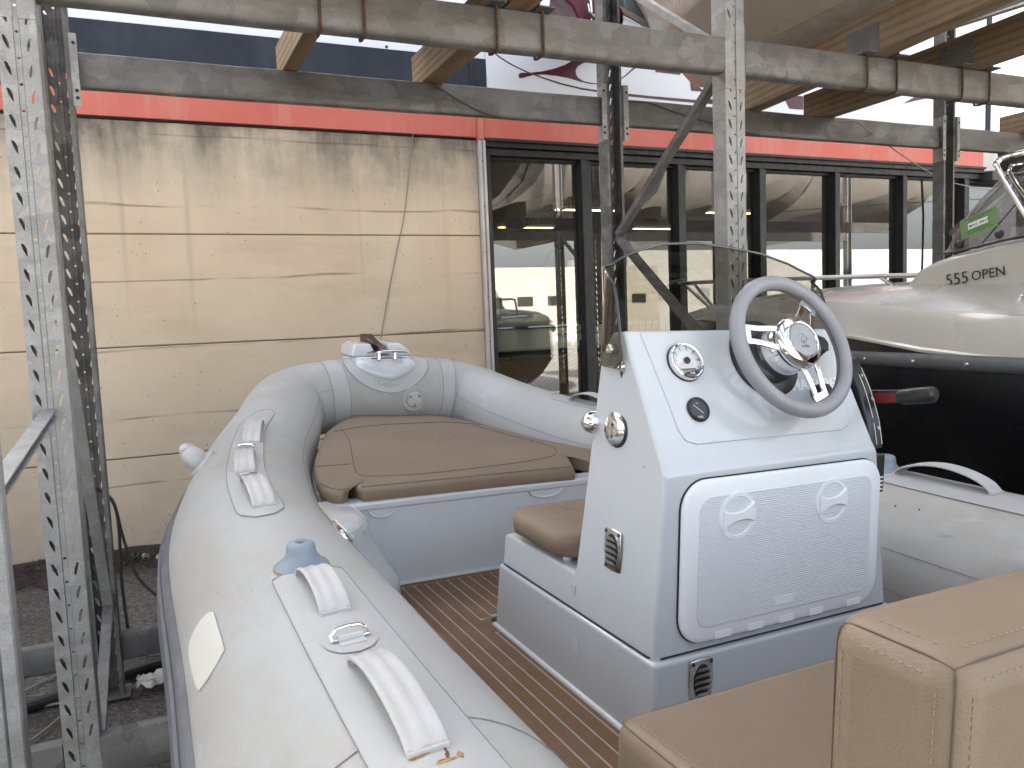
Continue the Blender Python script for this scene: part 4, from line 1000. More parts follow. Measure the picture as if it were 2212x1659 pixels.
# ---- console
con = thing('console', None, None, (BX, 1.6, -.93), boat=True)
FR[con] = FR[boat]
con.matrix_world = Matrix.Identity(4); con.parent = boat
def xl(z): h = min(1, max(0, (z + .73) / .42)); return .98 + .022 * h
def xr(z): h = min(1, max(0, (z + .73) / .42)); return 1.712 - .070 * h
sp = [(1.25, -.79), (1.250, -.345), (1.262, -.322), (1.405, -.052), (1.455, -.056), (1.494, -.107), (1.542, -.414), (1.566, -.628), (1.575, -.643), (1.93, -.643), (1.950, -.652), (1.958, -.79)]
mb = MB()
A = mb.verts([(xl(z), y, z) for y, z in sp]); B = mb.verts([(xr(z), y, z) for y, z in sp]); n = len(sp)
for i in range(n): mb.bm.faces.new((A[i], A[(i + 1) % n], B[(i + 1) % n], B[i]))
def capf(vs):
    idx = [(0, 1, 2, 3, 4, 5, 6, 7), (0, 7, 8, 9, 10, 11)]
    for f in idx: mb.bm.faces.new([vs[i] for i in f])
capf(A); capf(B)
shell = mb.build('console_shell', M['gel'], con, bevel=.024, seg=5, bang=24, ang=35)
mb = MB(); _L = [(1.249, -.7345), (1.957, -.7345)]
mb.tube([(xl(-.735) + .02, 1.2495, -.7350), (xl(-.735) - .0005, 1.268, -.7350), (xl(-.735) - .0005, 1.94, -.7350), (xl(-.735) + .02, 1.9585, -.735), (xr(-.735) - .02, 1.9585, -.735), (xr(-.735) + .0005, 1.94, -.735), (xr(-.735) + .0005, 1.268, -.735), (xr(-.735) - .02, 1.2495, -.735)], .0022, 6, closed=True); mb.build('seam_gap', M['black_gap'], con)
bp = [(1.228, -.95), (1.238, -.7385), (1.965, -.7385), (1.99, -.95)]
mb = MB(); mb.loft([[(xx, y, z) for y, z in bp] for xx in (.973, 1.717)]); mb.build('console_base', M['gelgrey'], con, bevel=.010, seg=4, ang=35)
mb = MB(); mb.tube([(.972, 1.24, -.932), (.972, 1.6, -.932), (.972, 1.985, -.932), (1.1, 1.995, -.932)], .010, 8); mb.build('base_fillet', M['gelgrey'], con)
# dash: slope frame
du = Vector((0, .143, .27)).normalized(); dn = Vector((0, -.27, .143)).normalized(); d0 = Vector((0, 1.262, -.322))
def dsh(x, s, h=0): return Vector((x, 0, 0)) + d0 + du * s + dn * h
def rrect(x0, x1, y0, y1, r, n=6):
    P = []
    for cx, cy, a in ((x1 - r, y1 - r, 0), (x0 + r, y1 - r, 90), (x0 + r, y0 + r, 180), (x1 - r, y0 + r, 270)):
        for k in range(n + 1): t = R_(a + 90 * k / n); P.append((cx + r * math.cos(t), cy + r * math.sin(t)))
    return P
mb = MB(); P = [(1.040, .30), (1.046, .262), (1.062, .12), (1.066, .07), (1.078, .044), (1.105, .034), (1.55, .034), (1.580, .046), (1.590, .072), (1.594, .12), (1.596, .262), (1.600, .30)]
mb.prism([dsh(x, s, -.002) for x, s in P], dn * .0055); mb.build('dash_panel', M['gel'], con, bevel=.004, seg=3, ang=40)
DH = .0037
# tachometer
def sof(p): return (p - d0).dot(du)
gx, gs = 1.136, sof(Vector((0, 1.369, -.126)))
tac = thing('tachometer', None, None, (0, 0, 0)); FR[tac] = FR[boat]; tac.parent = boat
c = dsh(gx, gs, DH)
mb = MB(); mb.lathe(c, dn, [(.0462, 0), (.0462, .002), (.0448, .0022)], 40); mb.build('gasket', M['black'], tac)
mb = MB(); mb.lathe(c, dn, [(.0440, .002), (.0445, .010), (.0432, .0145), (.0405, .0165), (.0380, .0155), (.0372, .009)], 48, caps=False); mb.build('bezel', M['chrome'], tac)
mb = MB(); mb.lathe(c, dn, [(.0380, .0075), (.001, .0076)], 40); mb.build('dial_face', plain('white_dial', (.82, .83, .85), .35, 0, .01), tac)
mb = MB(); mb.lathe(c + Vector((.002, 0, 0)) + du * .002, dn, [(.0078, .0078), (.0074, .0125), (.005, .0135), (.001, .0136)], 20); mb.build('needle_hub', M['black'], tac)
mb = MB(); mb.prism([c + Vector((x, 0, 0)) + du * s + dn * .0105 for x, s in ((.001, .0012), (-.0235, -.0118), (-.001, -.0012))], dn * .0008); mb.build('needle', plain('orange_needle', (.75, .07, .03), .4), tac)
mb = MB()
for i in range(29):
    t = R_(208 - i * (236 / 28)); r0, r1 = (.0265, .0300) if i % 4 == 0 else (.0275, .0290)
    a_, b_ = c + Vector((math.cos(t) * r0 + .002, 0, 0)) + du * (math.sin(t) * r0) + dn * .0079, c + Vector((math.cos(t) * r1 + .002, 0, 0)) + du * (math.sin(t) * r1) + dn * .0079
    mb.bar([a_, b_], .0010 if i % 4 == 0 else .0006, .0002, dn)
mb.build('dial_ticks', M['black'], tac)
for i in range(8):
    t = R_(208 - i * (236 / 7)); p = c + Vector((math.cos(t) * .0330 + .0015, 0, 0)) + du * (math.sin(t) * .0330 - .0022) + dn * .0079
    if i: text('lettering', str(i), M['txt_black'], tac, p, (1, 0, 0), du, .0078, .0001, 'CENTER', .0002)
mb = MB(); mb.prism([c + Vector((x, 0, 0)) + du * s + dn * .0077 for x, s in ((-.0225, -.0165), (.0215, -.0165), (.0170, -.0265), (-.0120, -.0265))], dn * .0006); mb.build('lcd', plain('lcd_glass', (.19, .21, .18), .2), tac)
mb = MB(); P = [c + Vector((math.cos(t) * .0400, 0, 0)) + du * (math.sin(t) * .0400) + dn * .0105 for t in np.linspace(R_(222), R_(330), 16)]; mb.prism(P, dn * .0035); mb.build('button_panel', M['chrome'], tac, bevel=.001)
for x0, x1 in ((-.0165, -.0055), (-.0040, .0085), (.0100, .0195)):
    mb = MB(); mb.prism([c + Vector((x, 0, 0)) + du * s + dn * .0138 for x, s in ((x0, -.0278), (x1, -.0278), (x1 - .001, -.0340), (x0 + .001, -.0340))], dn * .0012); mb.build('button', M['black'], tac, bevel=.0008)
text('lettering', 'MODE', M['txt_white'], tac, c + Vector((.00225, 0, 0)) - du * .0328 + dn * .0151, (1, 0, 0), du, .0045, .0001, 'CENTER', .0001)
mb = MB(); mb.lathe(c, dn, [(.0376, .0140), (.001, .0142)], 40); mb.build('cover_glass', M['clear_g'] if 'clear_g' in M else glassy('gauge_glass', (.95, .95, .95), -.03), tac)
# fuel gauge
fg = thing('fuel_gauge', None, None, (0, 0, 0)); FR[fg] = FR[boat]; fg.parent = boat
c = dsh(1.133, sof(Vector((0, 1.318, -.226))), DH)
mb = MB(); mb.lathe(c, dn, [(.0285, 0), (.0288, .003), (.0280, .0065), (.0262, .0085), (.0240, .0078), (.0235, .0045)], 40, caps=False); mb.build('bezel', M['black'], fg)
mb = MB(); mb.lathe(c, dn, [(.0240, .0035), (.001, .0036)], 36); mb.build('dial_face', plain('charcoal_dial', (.016, .017, .019), .4), fg)
mb = MB(); mb.bar([c + Vector((.010, 0, 0)) - du * .010 + dn * .0050, c + Vector((-.012, 0, 0)) + du * .011 + dn * .0050], .0013, .0004, dn); mb.build('needle', M['txt_white'], fg)
text('lettering', 'FUEL', M['txt_white'], fg, c - du * .0195 + dn * .0038, (1, 0, 0), du, .0062, .0001, 'CENTER', .0001)
text('lettering', '1/2', M['txt_white'], fg, c + du * .0125 + dn * .0038, (1, 0, 0), du, .0055, .0001, 'CENTER')
mb = MB(); P = [c + Vector((math.cos(t) * .0155, 0, 0)) + du * (math.sin(t) * .0155 - .003) + dn * .0038 for t in np.linspace(R_(160), R_(112), 8)]; mb.bar(P, .0016, .0002, dn); mb.build('dial_arc', M['red_paint'], fg)
mb = MB(); mb.lathe(c, dn, [(.0238, .0070), (.001, .0071)], 36); mb.build('cover_glass', bpy.data.materials['gauge_glass'], fg)
# registration lettering
t1 = dsh(1.496, sof(Vector((0, 1.361, -.141))), DH + .0004)
text('lettering', 'IZA', M['txt_pale'], con, t1 - du * .008, (1, 0, 0), du, .036, .0002, bold=.0012)
text('lettering', 'MA F4 9675', M['txt_pale'], con, dsh(1.435, sof(Vector((0, 1.342, -.180))) - .020, DH + .0004), (1, 0, 0), du, .037, .0002, bold=.0012)
# black switch knobs
for kx, kp in ((1.556, Vector((0, 1.380, -.102))), (1.512, Vector((0, 1.325, -.213)))):
    c = dsh(kx, sof(kp), DH)
    mb = MB(); mb.lathe(c, dn, [(.026, 0), (.026, .006), (.022, .010), (.021, .026), (.019, .030), (.001, .031)], 24)
    for t in range(8):
        p = c + (Vector((math.cos(t * PI / 4), 0, 0)) + du * math.sin(t * PI / 4)) * .021 + dn * .018; mb.box(p, (.006, .006, .018), Matrix((Vector((1, 0, 0)), du, dn)).transposed())
    mb.build('switch_knob', M['black'], con, bevel=.0015)

# ---- steering wheel
sw = thing('steering_wheel', None, None, (0, 0, 0)); FR[sw] = FR[boat]; sw.parent = boat
wc = Vector((1.387, 1.288, -.085)); wt = R_(25)
wn = Vector((0, -math.cos(wt), math.sin(wt))); wu = Vector((0, math.sin(wt), math.cos(wt))); wx = Vector((1, 0, 0))
def wp(t, r, h=0): return wc + (wx * math.cos(t) + wu * math.sin(t)) * r + wn * h
mb = MB(); RR, rr = .1572, .0172; nn = 96; ms = 18; rings = []
for i in range(nn):
    t = 2 * PI * i / nn; e = (wx * math.cos(t) + wu * math.sin(t))
    rings.append([wc + e * (RR + rr * math.cos(2 * PI * k / ms)) + wn * (rr * 1.05 * math.sin(2 * PI * k / ms)) for k in range(ms)])
rings.append(rings[0]); mb.loft(rings, True, False); bmesh.ops.remove_doubles(mb.bm, verts=mb.bm.verts, dist=1e-6)
mb.build('rim', M['wheel_grey'], sw, ang=70)
mb = MB()
for i in range(230):
    t = 2 * PI * i / 230; dt = .009
    a_ = wp(t - dt, RR - rr * .985, rr * .30); b_ = wp(t + dt * .5, RR - rr * 1.03, rr * .0); c_ = wp(t + dt, RR - rr * .985, -rr * .30)
    mb.bar([a_, b_, c_], .0011, .0009, (wc - b_).normalized())
mb.build('rim_stitching', M['seam'], sw)
mb = MB(); mb.tube([wp(t, RR - rr * 1.0, .0) for t in np.linspace(0, 2 * PI, 120, endpoint=False)], .0009, 4, closed=True); mb.build('rim_seam', M['black'], sw)
for td in (47, 167, 287):
    t0 = R_(td); e = wx * math.cos(t0) + wu * math.sin(t0); s_ = -wx * math.sin(t0) + wu * math.cos(t0)
    mb = MB()
    def sp_(r, o, h): return wc + e * r + s_ * o + wn * h
    for sgn in (-1, 1):
        rows = [(.040, .026, .015), (.075, .021, .012), (.105, .017, .006), (.128, .0165, .001)]
        rings = []
        for r, o, h in rows:
            w2 = .0068
            rings.append([sp_(r, sgn * o - w2, h + .0025), sp_(r, sgn * o + w2, h + .0025), sp_(r, sgn * o + w2, h - .0025), sp_(r, sgn * o - w2, h - .0025)])
        mb.loft(rings)
    mb.loft([[sp_(r, -w2, h + .0026), sp_(r, w2, h + .0026), sp_(r, w2, h - .0026), sp_(r, -w2, h - .0026)] for r, w2, h in ((.122, .0245, .0015), (.134, .0235, 0), (.1415, .028, -.001), (.1455, .031, -.001))])
    mb.build('spoke', M['chrome'], sw, bevel=.001, ang=30)
mb = MB(); mb.lathe(wc, wn, [(.054, -.062), (.0595, -.058), (.0610, -.045), (.0600, -.006), (.058, 0), (.058, .004), (.0625, .009), (.0635, .016), (.060, .026), (.052, .032), (.0450, .0345), (.0435, .037), (.0405, .0365), (.0390, .033)], 48, caps=False); mb.build('hub', M['chrome'], sw, ang=50)
mb = MB(); mb.lathe(wc, wn, [(.0395, .0325), (.0385, .0345), (.02, .0352), (.001, .0353)], 40); mb.build('hub_cap', plain('grey_cap', (.33, .34, .36), .4, .2), sw)
mb = MB()
P = [(-.011, .010), (-.004, .014), (.004, .011), (-.003, .004), (-.009, -.002), (-.004, -.008), (.005, -.006), (.010, .001), (.011, .008)]
mb.bar(smooth([wc + wx * x + wu * y + wn * .0358 for x, y in P], 5), .0014, .0008, wn); mb.bar(smooth([wc + wx * x + wu * y + wn * .0358 for x, y in ((-.004, -.006), (.001, -.001), (.001, -.009), (-.003, -.006))], 5), .0012, .0008, wn)
mb.build('emblem', plain('cap_emblem', (.22, .225, .24), .35, .3), sw)
text('lettering', 'zodiac', bpy.data.materials['cap_emblem'], sw, wc - wu * .0185 + wn * .0356, wx, wu, .0098, .0004, 'CENTER', .0002)
mb = MB(); mb.lathe(wc, wn, [(.034, -.11), (.046, -.098), (.055, -.075), (.0555, -.058), (.052, -.055)], 40); mb.build('column', M['steel'], sw)
hc = dsh(1.375, sof(wc - wn * .09), DH)
mb = MB(); mb.lathe(hc, dn, [(.098, 0), (.098, .007), (.092, .011), (.070, .016), (.058, .028), (.052, .030)], 44); hb_ = mb.build('helm_bezel', M['black'], sw)

# ---- hatch in the aft face
ha = thing('hatch', None, None, (0, 0, 0)); FR[ha] = FR[boat]; ha.parent = boat
hy = 1.2495
HP = rrect(1.040, 1.650, -.716, -.360, .062, 8)
mb = MB(); mb.loft([[(x, hy, z) for x, z in HP], [(x, hy - .009, z) for x, z in HP], [(1.349 + (x - 1.349) * .975, hy - .013, -.542 + (z + .542) * .96) for x, z in HP]]); mb.build('hatch_frame', M['white_plastic'], ha, bevel=.003, seg=3, ang=40)
HP2 = rrect(1.082, 1.612, -.682, -.396, .034, 6)
mb = MB(); mb.prism([(x, hy - .0135, z) for x, z in HP2], (0, -.0018, 0)); lid = mb.build('hatch_lid', M['nonskid'], ha, bevel=.001)
for lx in (1.186, 1.476):
    c = Vector((lx, hy - .0145, -.446))
    mb = MB(); mb.lathe(c, (0, -1, 0), [(.053, -.001), (.052, .0022), (.0435, .0026)], 32, caps=False); mb.lathe(c, (0, -1, 0), [(.0435, .0025), (.041, -.0005), (.02, -.003), (.001, -.0035)], 32, caps=False); la = mb.build('latch', M['white_plastic'], ha)
    mb = MB(); rows = []
    for x in np.linspace(-.0425, .0425, 13):
        hh = .009 + .015 * (x / .0425) ** 2; tl = .006 * x / .0425
        rows.append([(c.x + x, c.y - .002, c.z + tl - hh), (c.x + x, c.y - .0075, c.z + tl - hh * .8), (c.x + x, c.y - .0075, c.z + tl + hh * .8), (c.x + x, c.y - .002, c.z + tl + hh)])
    mb.loft(rows); mb.build('latch_grip', M['white_plastic'], ha, ang=50)
for x0, x1 in ((1.135, 1.18), (1.23, 1.275), (1.325, 1.37), (1.42, 1.465), (1.545, 1.592)):
    mb = MB(); mb.bb((x0, hy - .0137, -.7135), (x1, hy - .0122, -.6975)); mb.build('hinge', M['white_plastic'], ha, bevel=.001)
mb = MB(); mb.bb((1.305, hy - .0160, -.668), (1.365, hy - .0154, -.648)); mb.build('label_plate', M['white_plastic'], ha)
mb = MB()
for dx, p in ((.0065, (1.040, -.362)),): mb.tube([(x, hy - .001, z) for x, z in HP], .0028, 6, closed=True)
mb.build('hatch_gasket', M['black_gap'], ha)

# ---- fittings on the port face of the console (faces -x)
def pface(y, z): return Vector((xl(z) - .0005, y, z))
nx = Vector((-1, 0, .05)).normalized()
c = pface(1.421, -.272); mb = MB(); mb.lathe(c, nx, [(.041, 0), (.041, .004), (.038, .005)], 30); so = mb.build('socket_cover', M['black'], con)
mb = MB(); mb.lathe(c + Vector((0, .004, 0)), nx, [(.0385, .004), (.0385, .008), (.033, .0125), (.015, .0150), (.001, .0152)], 30); mb.build('socket_cap', M['chrome'], con)
mb = MB()
for z in (.011, -.015): mb.lathe(c + Vector((0, .002, z)), nx, [(.0035, .0145), (.0033, .0162), (.0006, .0163)], 10)
mb.build('socket_screws', M['black'], con)
c = pface(1.517, -.268); mb = MB(); mb.lathe(c, nx, [(.028, 0), (.027, .010), (.023, .020), (.015, .028), (.006, .0315), (.001, .032)], 24); mb.build('courtesy_light', M['chrome'], con)
c = pface(1.410, -.131); mb = MB(); mb.lathe(c, nx, [(.0135, 0), (.0135, .003), (.010, .006), (.0095, .008), (.006, .0082), (.0045, .005), (.001, .005)], 20); mb.build('stainless_stud', M['steel'], con)
mb = MB(); mb.prism([pface(1.410 + a_, -.131 + b_) + Vector((-.001, 0, 0)) for a_, b_ in ((-.006, -.012), (.006, -.012), (.0005, -.026))], (-.0006, 0, 0)); mb.build('rust_run', M['rust'], con)
c = pface(1.325, -.334); mb = MB(); mb.lathe(c, nx, [(.010, 0), (.010, .001), (.006, .0015), (.0055, -.002), (.001, -.002)], 16); mb.build('screw_hole', M['steel'], con)
def vent(c, ex, ey, ez, m='steel', par=con):
    c = V(c); mb = MB(); P = [(.030, .046), (0, .049), (-.030, .046), (-.033, 0), (-.030, -.046), (0, -.049), (.030, -.046), (.033, 0)]
    mb.loft([[c + ex * x + ey * y for x, y in P], [c + ex * x + ey * y + ez * .003 for x, y in P], [c + ex * x * .82 + ey * y * .9 + ez * .005 for x, y in P]]); v = mb.build('vent', M[m], par, bevel=.002, ang=30)
    mb = MB(); mb.prism([c + ex * .0225 * math.cos(t) + ey * .038 * math.sin(t) + ez * .0052 for t in np.linspace(0, 2 * PI, 24, endpoint=False)], ez * .0006); mb.build('vent_opening', M['black'], par)
    mb = MB()
    for i in range(5):
        y = -.028 + i * .014; hw = .0215 * math.sqrt(max(.1, 1 - (y / .039) ** 2))
        mb.loft([[c + ex * x + ey * (y - .0065) + ez * .0055 for x in (-hw, hw)] + [c + ex * x + ey * (y + .0045) + ez * .0125 for x in (hw, -hw)], [c + ex * x + ey * (y - .0055) + ez * .0070 for x in (-hw, hw)] + [c + ex * x + ey * (y + .0055) + ez * .0140 for x in (hw, -hw)]])
    mb.build('vent_louvres', M['louvre'], par)
    mb = MB()
    for sx in (-1, 1):
        for sy in (-1, 1): mb.lathe(c + ex * .0245 * sx + ey * .040 * sy + ez * .004, ez, [(.0045, 0), (.004, .002), (.0006, .0022)], 8)
    mb.build('vent_screws', M['black'], par)
vent(pface(1.413, -.545), Vector((0, -1, 0)), Vector((0, 0, 1)), nx)
vent((1.095, 1.2345, -.795), Vector((1, 0, 0)), Vector((0, -.02, 1)).normalized(), Vector((0, -1, -.02)).normalized())
mb = MB(); mb.bb((.9722, 1.53, -.835), (.9736, 1.556, -.795)); mb.build('clear_sticker', plain('clear_sticker', (.52, .54, .57), .1), con)
mb = MB(); mb.bb((.9796, 1.56, -.70), (.983, 1.575, -.675)) ; mb.build('clear_sticker', bpy.data.materials['clear_sticker'], con)
# ---- smoked windshield
ws = thing('windshield', None, None, (0, 0, 0)); FR[ws] = FR[boat]; ws.parent = boat
base = smooth([(.990, 1.398, 0), (.988, 1.44, 0), (.992, 1.478, 0), (1.02, 1.515, 0), (1.08, 1.540, 0), (1.20, 1.556, 0), (1.345, 1.560, 0), (1.49, 1.556, 0), (1.60, 1.540, 0), (1.655, 1.515, 0), (1.668, 1.478, 0), (1.66, 1.44, 0), (1.655, 1.398, 0)], 5)
L = [0]
for i in range(1, len(base)): L.append(L[-1] + (base[i] - base[i - 1]).length)
def lerp(x, T):
    for (a, b), (c, d) in zip(T, T[1:]):
        if x <= c: return b + (d - b) * (x - a) / (c - a)
    return T[-1][1]
TOP = [(0, -.100), (.008, -.060), (.02, -.010), (.04, .045), (.08, .076), (.14, .100), (.22, .128), (.32, .150), (.44, .157), (.56, .150), (.68, .138), (.78, .115), (.86, .085), (.92, .045), (.96, -.01), (.985, -.06), (1, -.1)]
BOT = [(0, -.118), (.02, -.134), (.10, -.128), (.16, -.105), (.24, -.088), (.5, -.080), (.76, -.088), (.84, -.105), (.9, -.128), (.98, -.134), (1, -.118)]
g = []; edge = []
for i, p in enumerate(base):
    s = L[i] / L[-1]; zt, zb_ = lerp(s, TOP), lerp(s, BOT); col_ = []
    for k in range(9):
        f = k / 8; z = zb_ + (zt - zb_) * f; lean = -.055 * (z + .1) / .25 * (1 if .12 < s < .88 else .3)
        col_.append(Vector((p.x, p.y + lean, z)))
    g.append(col_); edge.append(col_[-1])
mb = MB(); mb.sheet(g); mb.build('screen', M['acrylic'], ws, ang=60, fix=False)
mb = MB(); mb.tube([g[0][0], g[0][4]] + edge + [g[-1][4], g[-1][0]], .0034, 6); mb.build('screen_edge', M['acrylic_edge'], ws)
mb = MB(); mb.tube([q_[0] for q_ in g], .0018, 6); mb.build('screen_edge', M['acrylic_edge'], ws)
mb = MB()
for y, z in ((1.437, -.093),):
    mb.lathe((.987, y, z), (-1, 0, 0), [(.0125, -.012), (.0125, .002), (.009, .006), (.005, .0065), (.004, .004), (.001, .004)], 18)
mb.build('screen_bolt', M['steel'], ws)
# ---- throttle on the starboard side
th = thing('throttle', None, None, (0, 0, 0)); FR[th] = FR[boat]; th.parent = boat
xt = 1.660
bp_ = [(1.385, -.125), (1.395, -.150), (1.372, -.20), (1.335, -.275), (1.312, -.345), (1.270, -.345), (1.285, -.275), (1.315, -.20), (1.345, -.145), (1.362, -.125)]
mb = MB(); mb.prism([(xt - .01, y, z) for y, z in bp_], (.045, 0, 0)); mb.build('control_box', M['black'], th, bevel=.006, seg=3)
mb = MB(); P = [(1.352, -.15), (1.324, -.20), (1.296, -.27), (1.281, -.335)]; mb.bar(smooth([(xt + .012, y - .0085, z) for y, z in P], 5), .0018, .001, (0, -1, .5)); mb.bar(smooth([(xt + .0315, y - .0085, z) for y, z in P], 5), .0018, .001, (0, -1, .5)); mb.build('scale_line', M['txt_white'], th)
for s_, y, z in (('F', 1.341, -.172), ('N', 1.309, -.228), ('R', 1.287, -.298)):
    text('lettering', s_, M['txt_white'], th, (xt + .016, y - .014, z), (1, 0, 0), (0, .45, .9), .012, .0002, bold=.0002)
mb = MB(); mb.lathe((xt + .035, 1.345, -.228), (1, 0, 0), [(.032, 0), (.032, .012), (.026, .018), (.001, .019)], 24); mb.build('pivot', M['black'], th)
mb = MB(); mb.loft([[(xt + .045, y, z + s), (xt + .060, y, z + s), (xt + .060, y, z - s), (xt + .045, y, z - s)] for y, z, s in ((1.35, -.228, .020), (1.29, -.220, .017), (1.24, -.213, .016), (1.2, -.210, .016))]); mb.build('lever', M['black'], th, bevel=.003)
mb = MB(); mb.loft([[(xt + .0435, y, z + s), (xt + .0435, y, z - s), (xt + .0445, y, z - s), (xt + .0445, y, z + s)] for y, z, s in ((1.325, -.226, .0125), (1.205, -.212, .0125))]); mb.build('lever_insert', M['red_paint'], th)
mb = MB(); mb.tube([(xt + .03, 1.232, -.214), (xt + .032, 1.222, -.212), (xt + .040, 1.19, -.206), (xt + .046, 1.155, -.200), (xt + .047, 1.148, -.199)], [.015, .0185, .0195, .019, .013], 16); mb.build('lever_grip', M['black'], th)
mb = MB(); mb.bb((xt - .004, 1.265, -.455), (xt + .036, 1.30, -.36)); mb.build('key_switch', M['black'], th, bevel=.003)
mb = MB()
for i in range(4): mb.bb((xt + .006, 1.2635, -.448 + i * .010), (xt + .030, 1.2645, -.444 + i * .010))
mb.build('key_label', M['txt_white'], th)

# ---- cushions lying in the boat (things of their own)
def bthing(name, label, cat, loc, grp=None): return thing(name, label, cat, loc, grp, boat=True)
bc = bthing('bow_cushion', 'large brown bow cushion with stitched panel and two corner notches on the bow locker', 'cushion', (1.345, 3.0, -.62))
top = [(.716, 2.452, -.597), (1.521, 2.430, -.598), (1.629, 2.648, -.600), (1.670, 2.560, -.608), (2.02, 2.56, -.62), (2.06, 2.75, -.650), (2.02, 3.077, -.676), (1.955, 3.398, -.678), (1.885, 3.608, -.661), (1.785, 3.925, -.638), (1.63, 4.09, -.608), (1.137, 4.085, -.583), (.98, 3.84, -.59), (.90, 3.70, -.60), (.775, 3.307, -.60), (.705, 3.08, -.60), (.655, 2.88, -.60), (.622, 2.70, -.60), (.605, 2.54, -.602), (.622, 2.475, -.602), (.650, 2.460, -.602), (.674, 2.480, -.602), (.690, 2.63, -.602), (.698, 2.638, -.602)]
ctr = Vector((1.30, 3.1, -.590))
mb = MB(); nT = len(top)
rings = []
for k, (sc_, dz) in enumerate(((.996, -.046), (1.0, -.036), (1.0, -.014), (.994, -.004), (.985, 0.0), (.9, .006), (.75, .008), (.5, .006), (.25, .006))):
    rings.append([ctr + (V(p) - ctr) * (sc_ if k > 4 else 1) * 1.0 + (Vector((0, 0, dz))) - ((V(p) - ctr).normalized() * (1 - sc_) * 1.2 if k <= 4 else Vector((0, 0, 0))) for p in top])
for k, rg in enumerate(rings):
    if k > 4:
        f = (.9, .75, .5, .25)[k - 5]
        for i, p in enumerate(rg): p.z = ctr.z + (top[i][2] - ctr.z) * f ** 1.5 + .006
rs = [mb.verts(r) for r in rings]
for a_, b_ in zip(rs, rs[1:]):
    for i in range(nT): mb.bm.faces.new((a_[i], a_[(i + 1) % nT], b_[(i + 1) % nT], b_[i]))
mb.bm.faces.new(rs[-1]); mb.bm.faces.new(rs[0][::-1])
mb.build('cushion_body', M['vinyl'], bc, ang=50)
def zc(x, y):
    """height of the cushion top"""
    best = None
    d = Vector((x, y)) - ctr.xy
    # ray from the centre through the point to the outline
    for i in range(nT):
        p, q_ = V(top[i]).xy - ctr.xy, V(top[(i + 1) % nT]).xy - ctr.xy; e = q_ - p; den = d.x * e.y - d.y * e.x
        if abs(den) < 1e-9: continue
        t = (p.x * e.y - p.y * e.x) / den; u_ = (p.x * d.y - p.y * d.x) / den
        if t > 0 and -1e-6 <= u_ <= 1 + 1e-6 and (best is None or t < best[0]): best = (t, top[i][2] + (top[(i + 1) % nT][2] - top[i][2]) * u_)
    f = min(1, 1 / best[0])
    return ctr.z + (best[1] - ctr.z) * f ** 1.5 + .0065
def stitch(pts, par, m='stitch', dash=None, r=.0011, zf=None, lift=.0006):
    P = smooth(pts, 10)
    if zf: P = [Vector((p.x, p.y, zf(p.x, p.y) + lift)) for p in P]
    mb = MB()
    if dash is None: mb.tube(P, r, 5)
    else:
        acc = 0; on = []; 
        Q = []
        for a_, b_ in zip(P, P[1:]):
            n_ = max(1, int((b_ - a_).length / .001)); Q += [a_ + (b_ - a_) * k / n_ for k in range(n_)]
        st = int(dash * 1000)
        for i in range(0, len(Q) - st, st * 2 if st > 1 else 2): mb.tube([Q[i], Q[min(len(Q) - 1, i + st)]], r, 4)
    return mb.build('stitching', M[m], par)
stitch([(.983, 3.74), (.93, 3.40), (.83, 2.98), (.765, 2.70), (.79, 2.60), (.95, 2.555), (1.2, 2.56), (1.45, 2.60), (1.60, 2.70), (1.70, 2.95), (1.76, 3.15)], bc, 'stitch_dark', zf=zc, r=.0010)
stitch([(1.77, 3.2), (1.72, 3.45), (1.66, 3.66)], bc, 'stitch_dark', zf=zc, r=.0012)
stitch([(.93, 3.64), (1.05, 3.66), (1.35, 3.68), (1.75, 3.74)], bc, 'stitch_dark', zf=zc, r=.0016)
stitch([(.66, 2.86), (.72, 2.85), (.785, 2.84)], bc, 'stitch_dark', zf=zc, r=.0012)
stitch([(.715, 2.470), (1.0, 2.462), (1.3, 2.456), (1.515, 2.446)], bc, 'stitch_dark', zf=zc, r=.0012, lift=-.003)
stitch([(.72, 2.480), (1.0, 2.472), (1.3, 2.466), (1.51, 2.456)], bc, 'stitch', dash=.006, zf=zc, r=.0007, lift=-.001)
stitch([(.615, 2.62), (.62, 2.56), (.635, 2.49), (.665, 2.472), (.684, 2.49)], bc, 'stitch_dark', zf=zc, r=.0011, lift=-.003)
# embossed emblem, faint
em = [(1.17, 3.44), (1.20, 3.36), (1.26, 3.34), (1.24, 3.40), (1.19, 3.46)]
for P in ([(1.12, 3.36), (1.16, 3.30), (1.22, 3.24), (1.28, 3.20)], [(1.24, 3.36), (1.22, 3.31), (1.25, 3.27), (1.30, 3.28)], [(1.13, 3.38), (1.18, 3.42), (1.26, 3.44), (1.32, 3.45)], [(1.16, 3.14), (1.22, 3.17), (1.3, 3.14), (1.36, 3.18), (1.42, 3.15), (1.5, 3.18)], [(1.30, 3.24), (1.36, 3.30), (1.42, 3.28)]):
    stitch(P, bc, 'stitch', dash=.012, zf=zc, r=.0008)
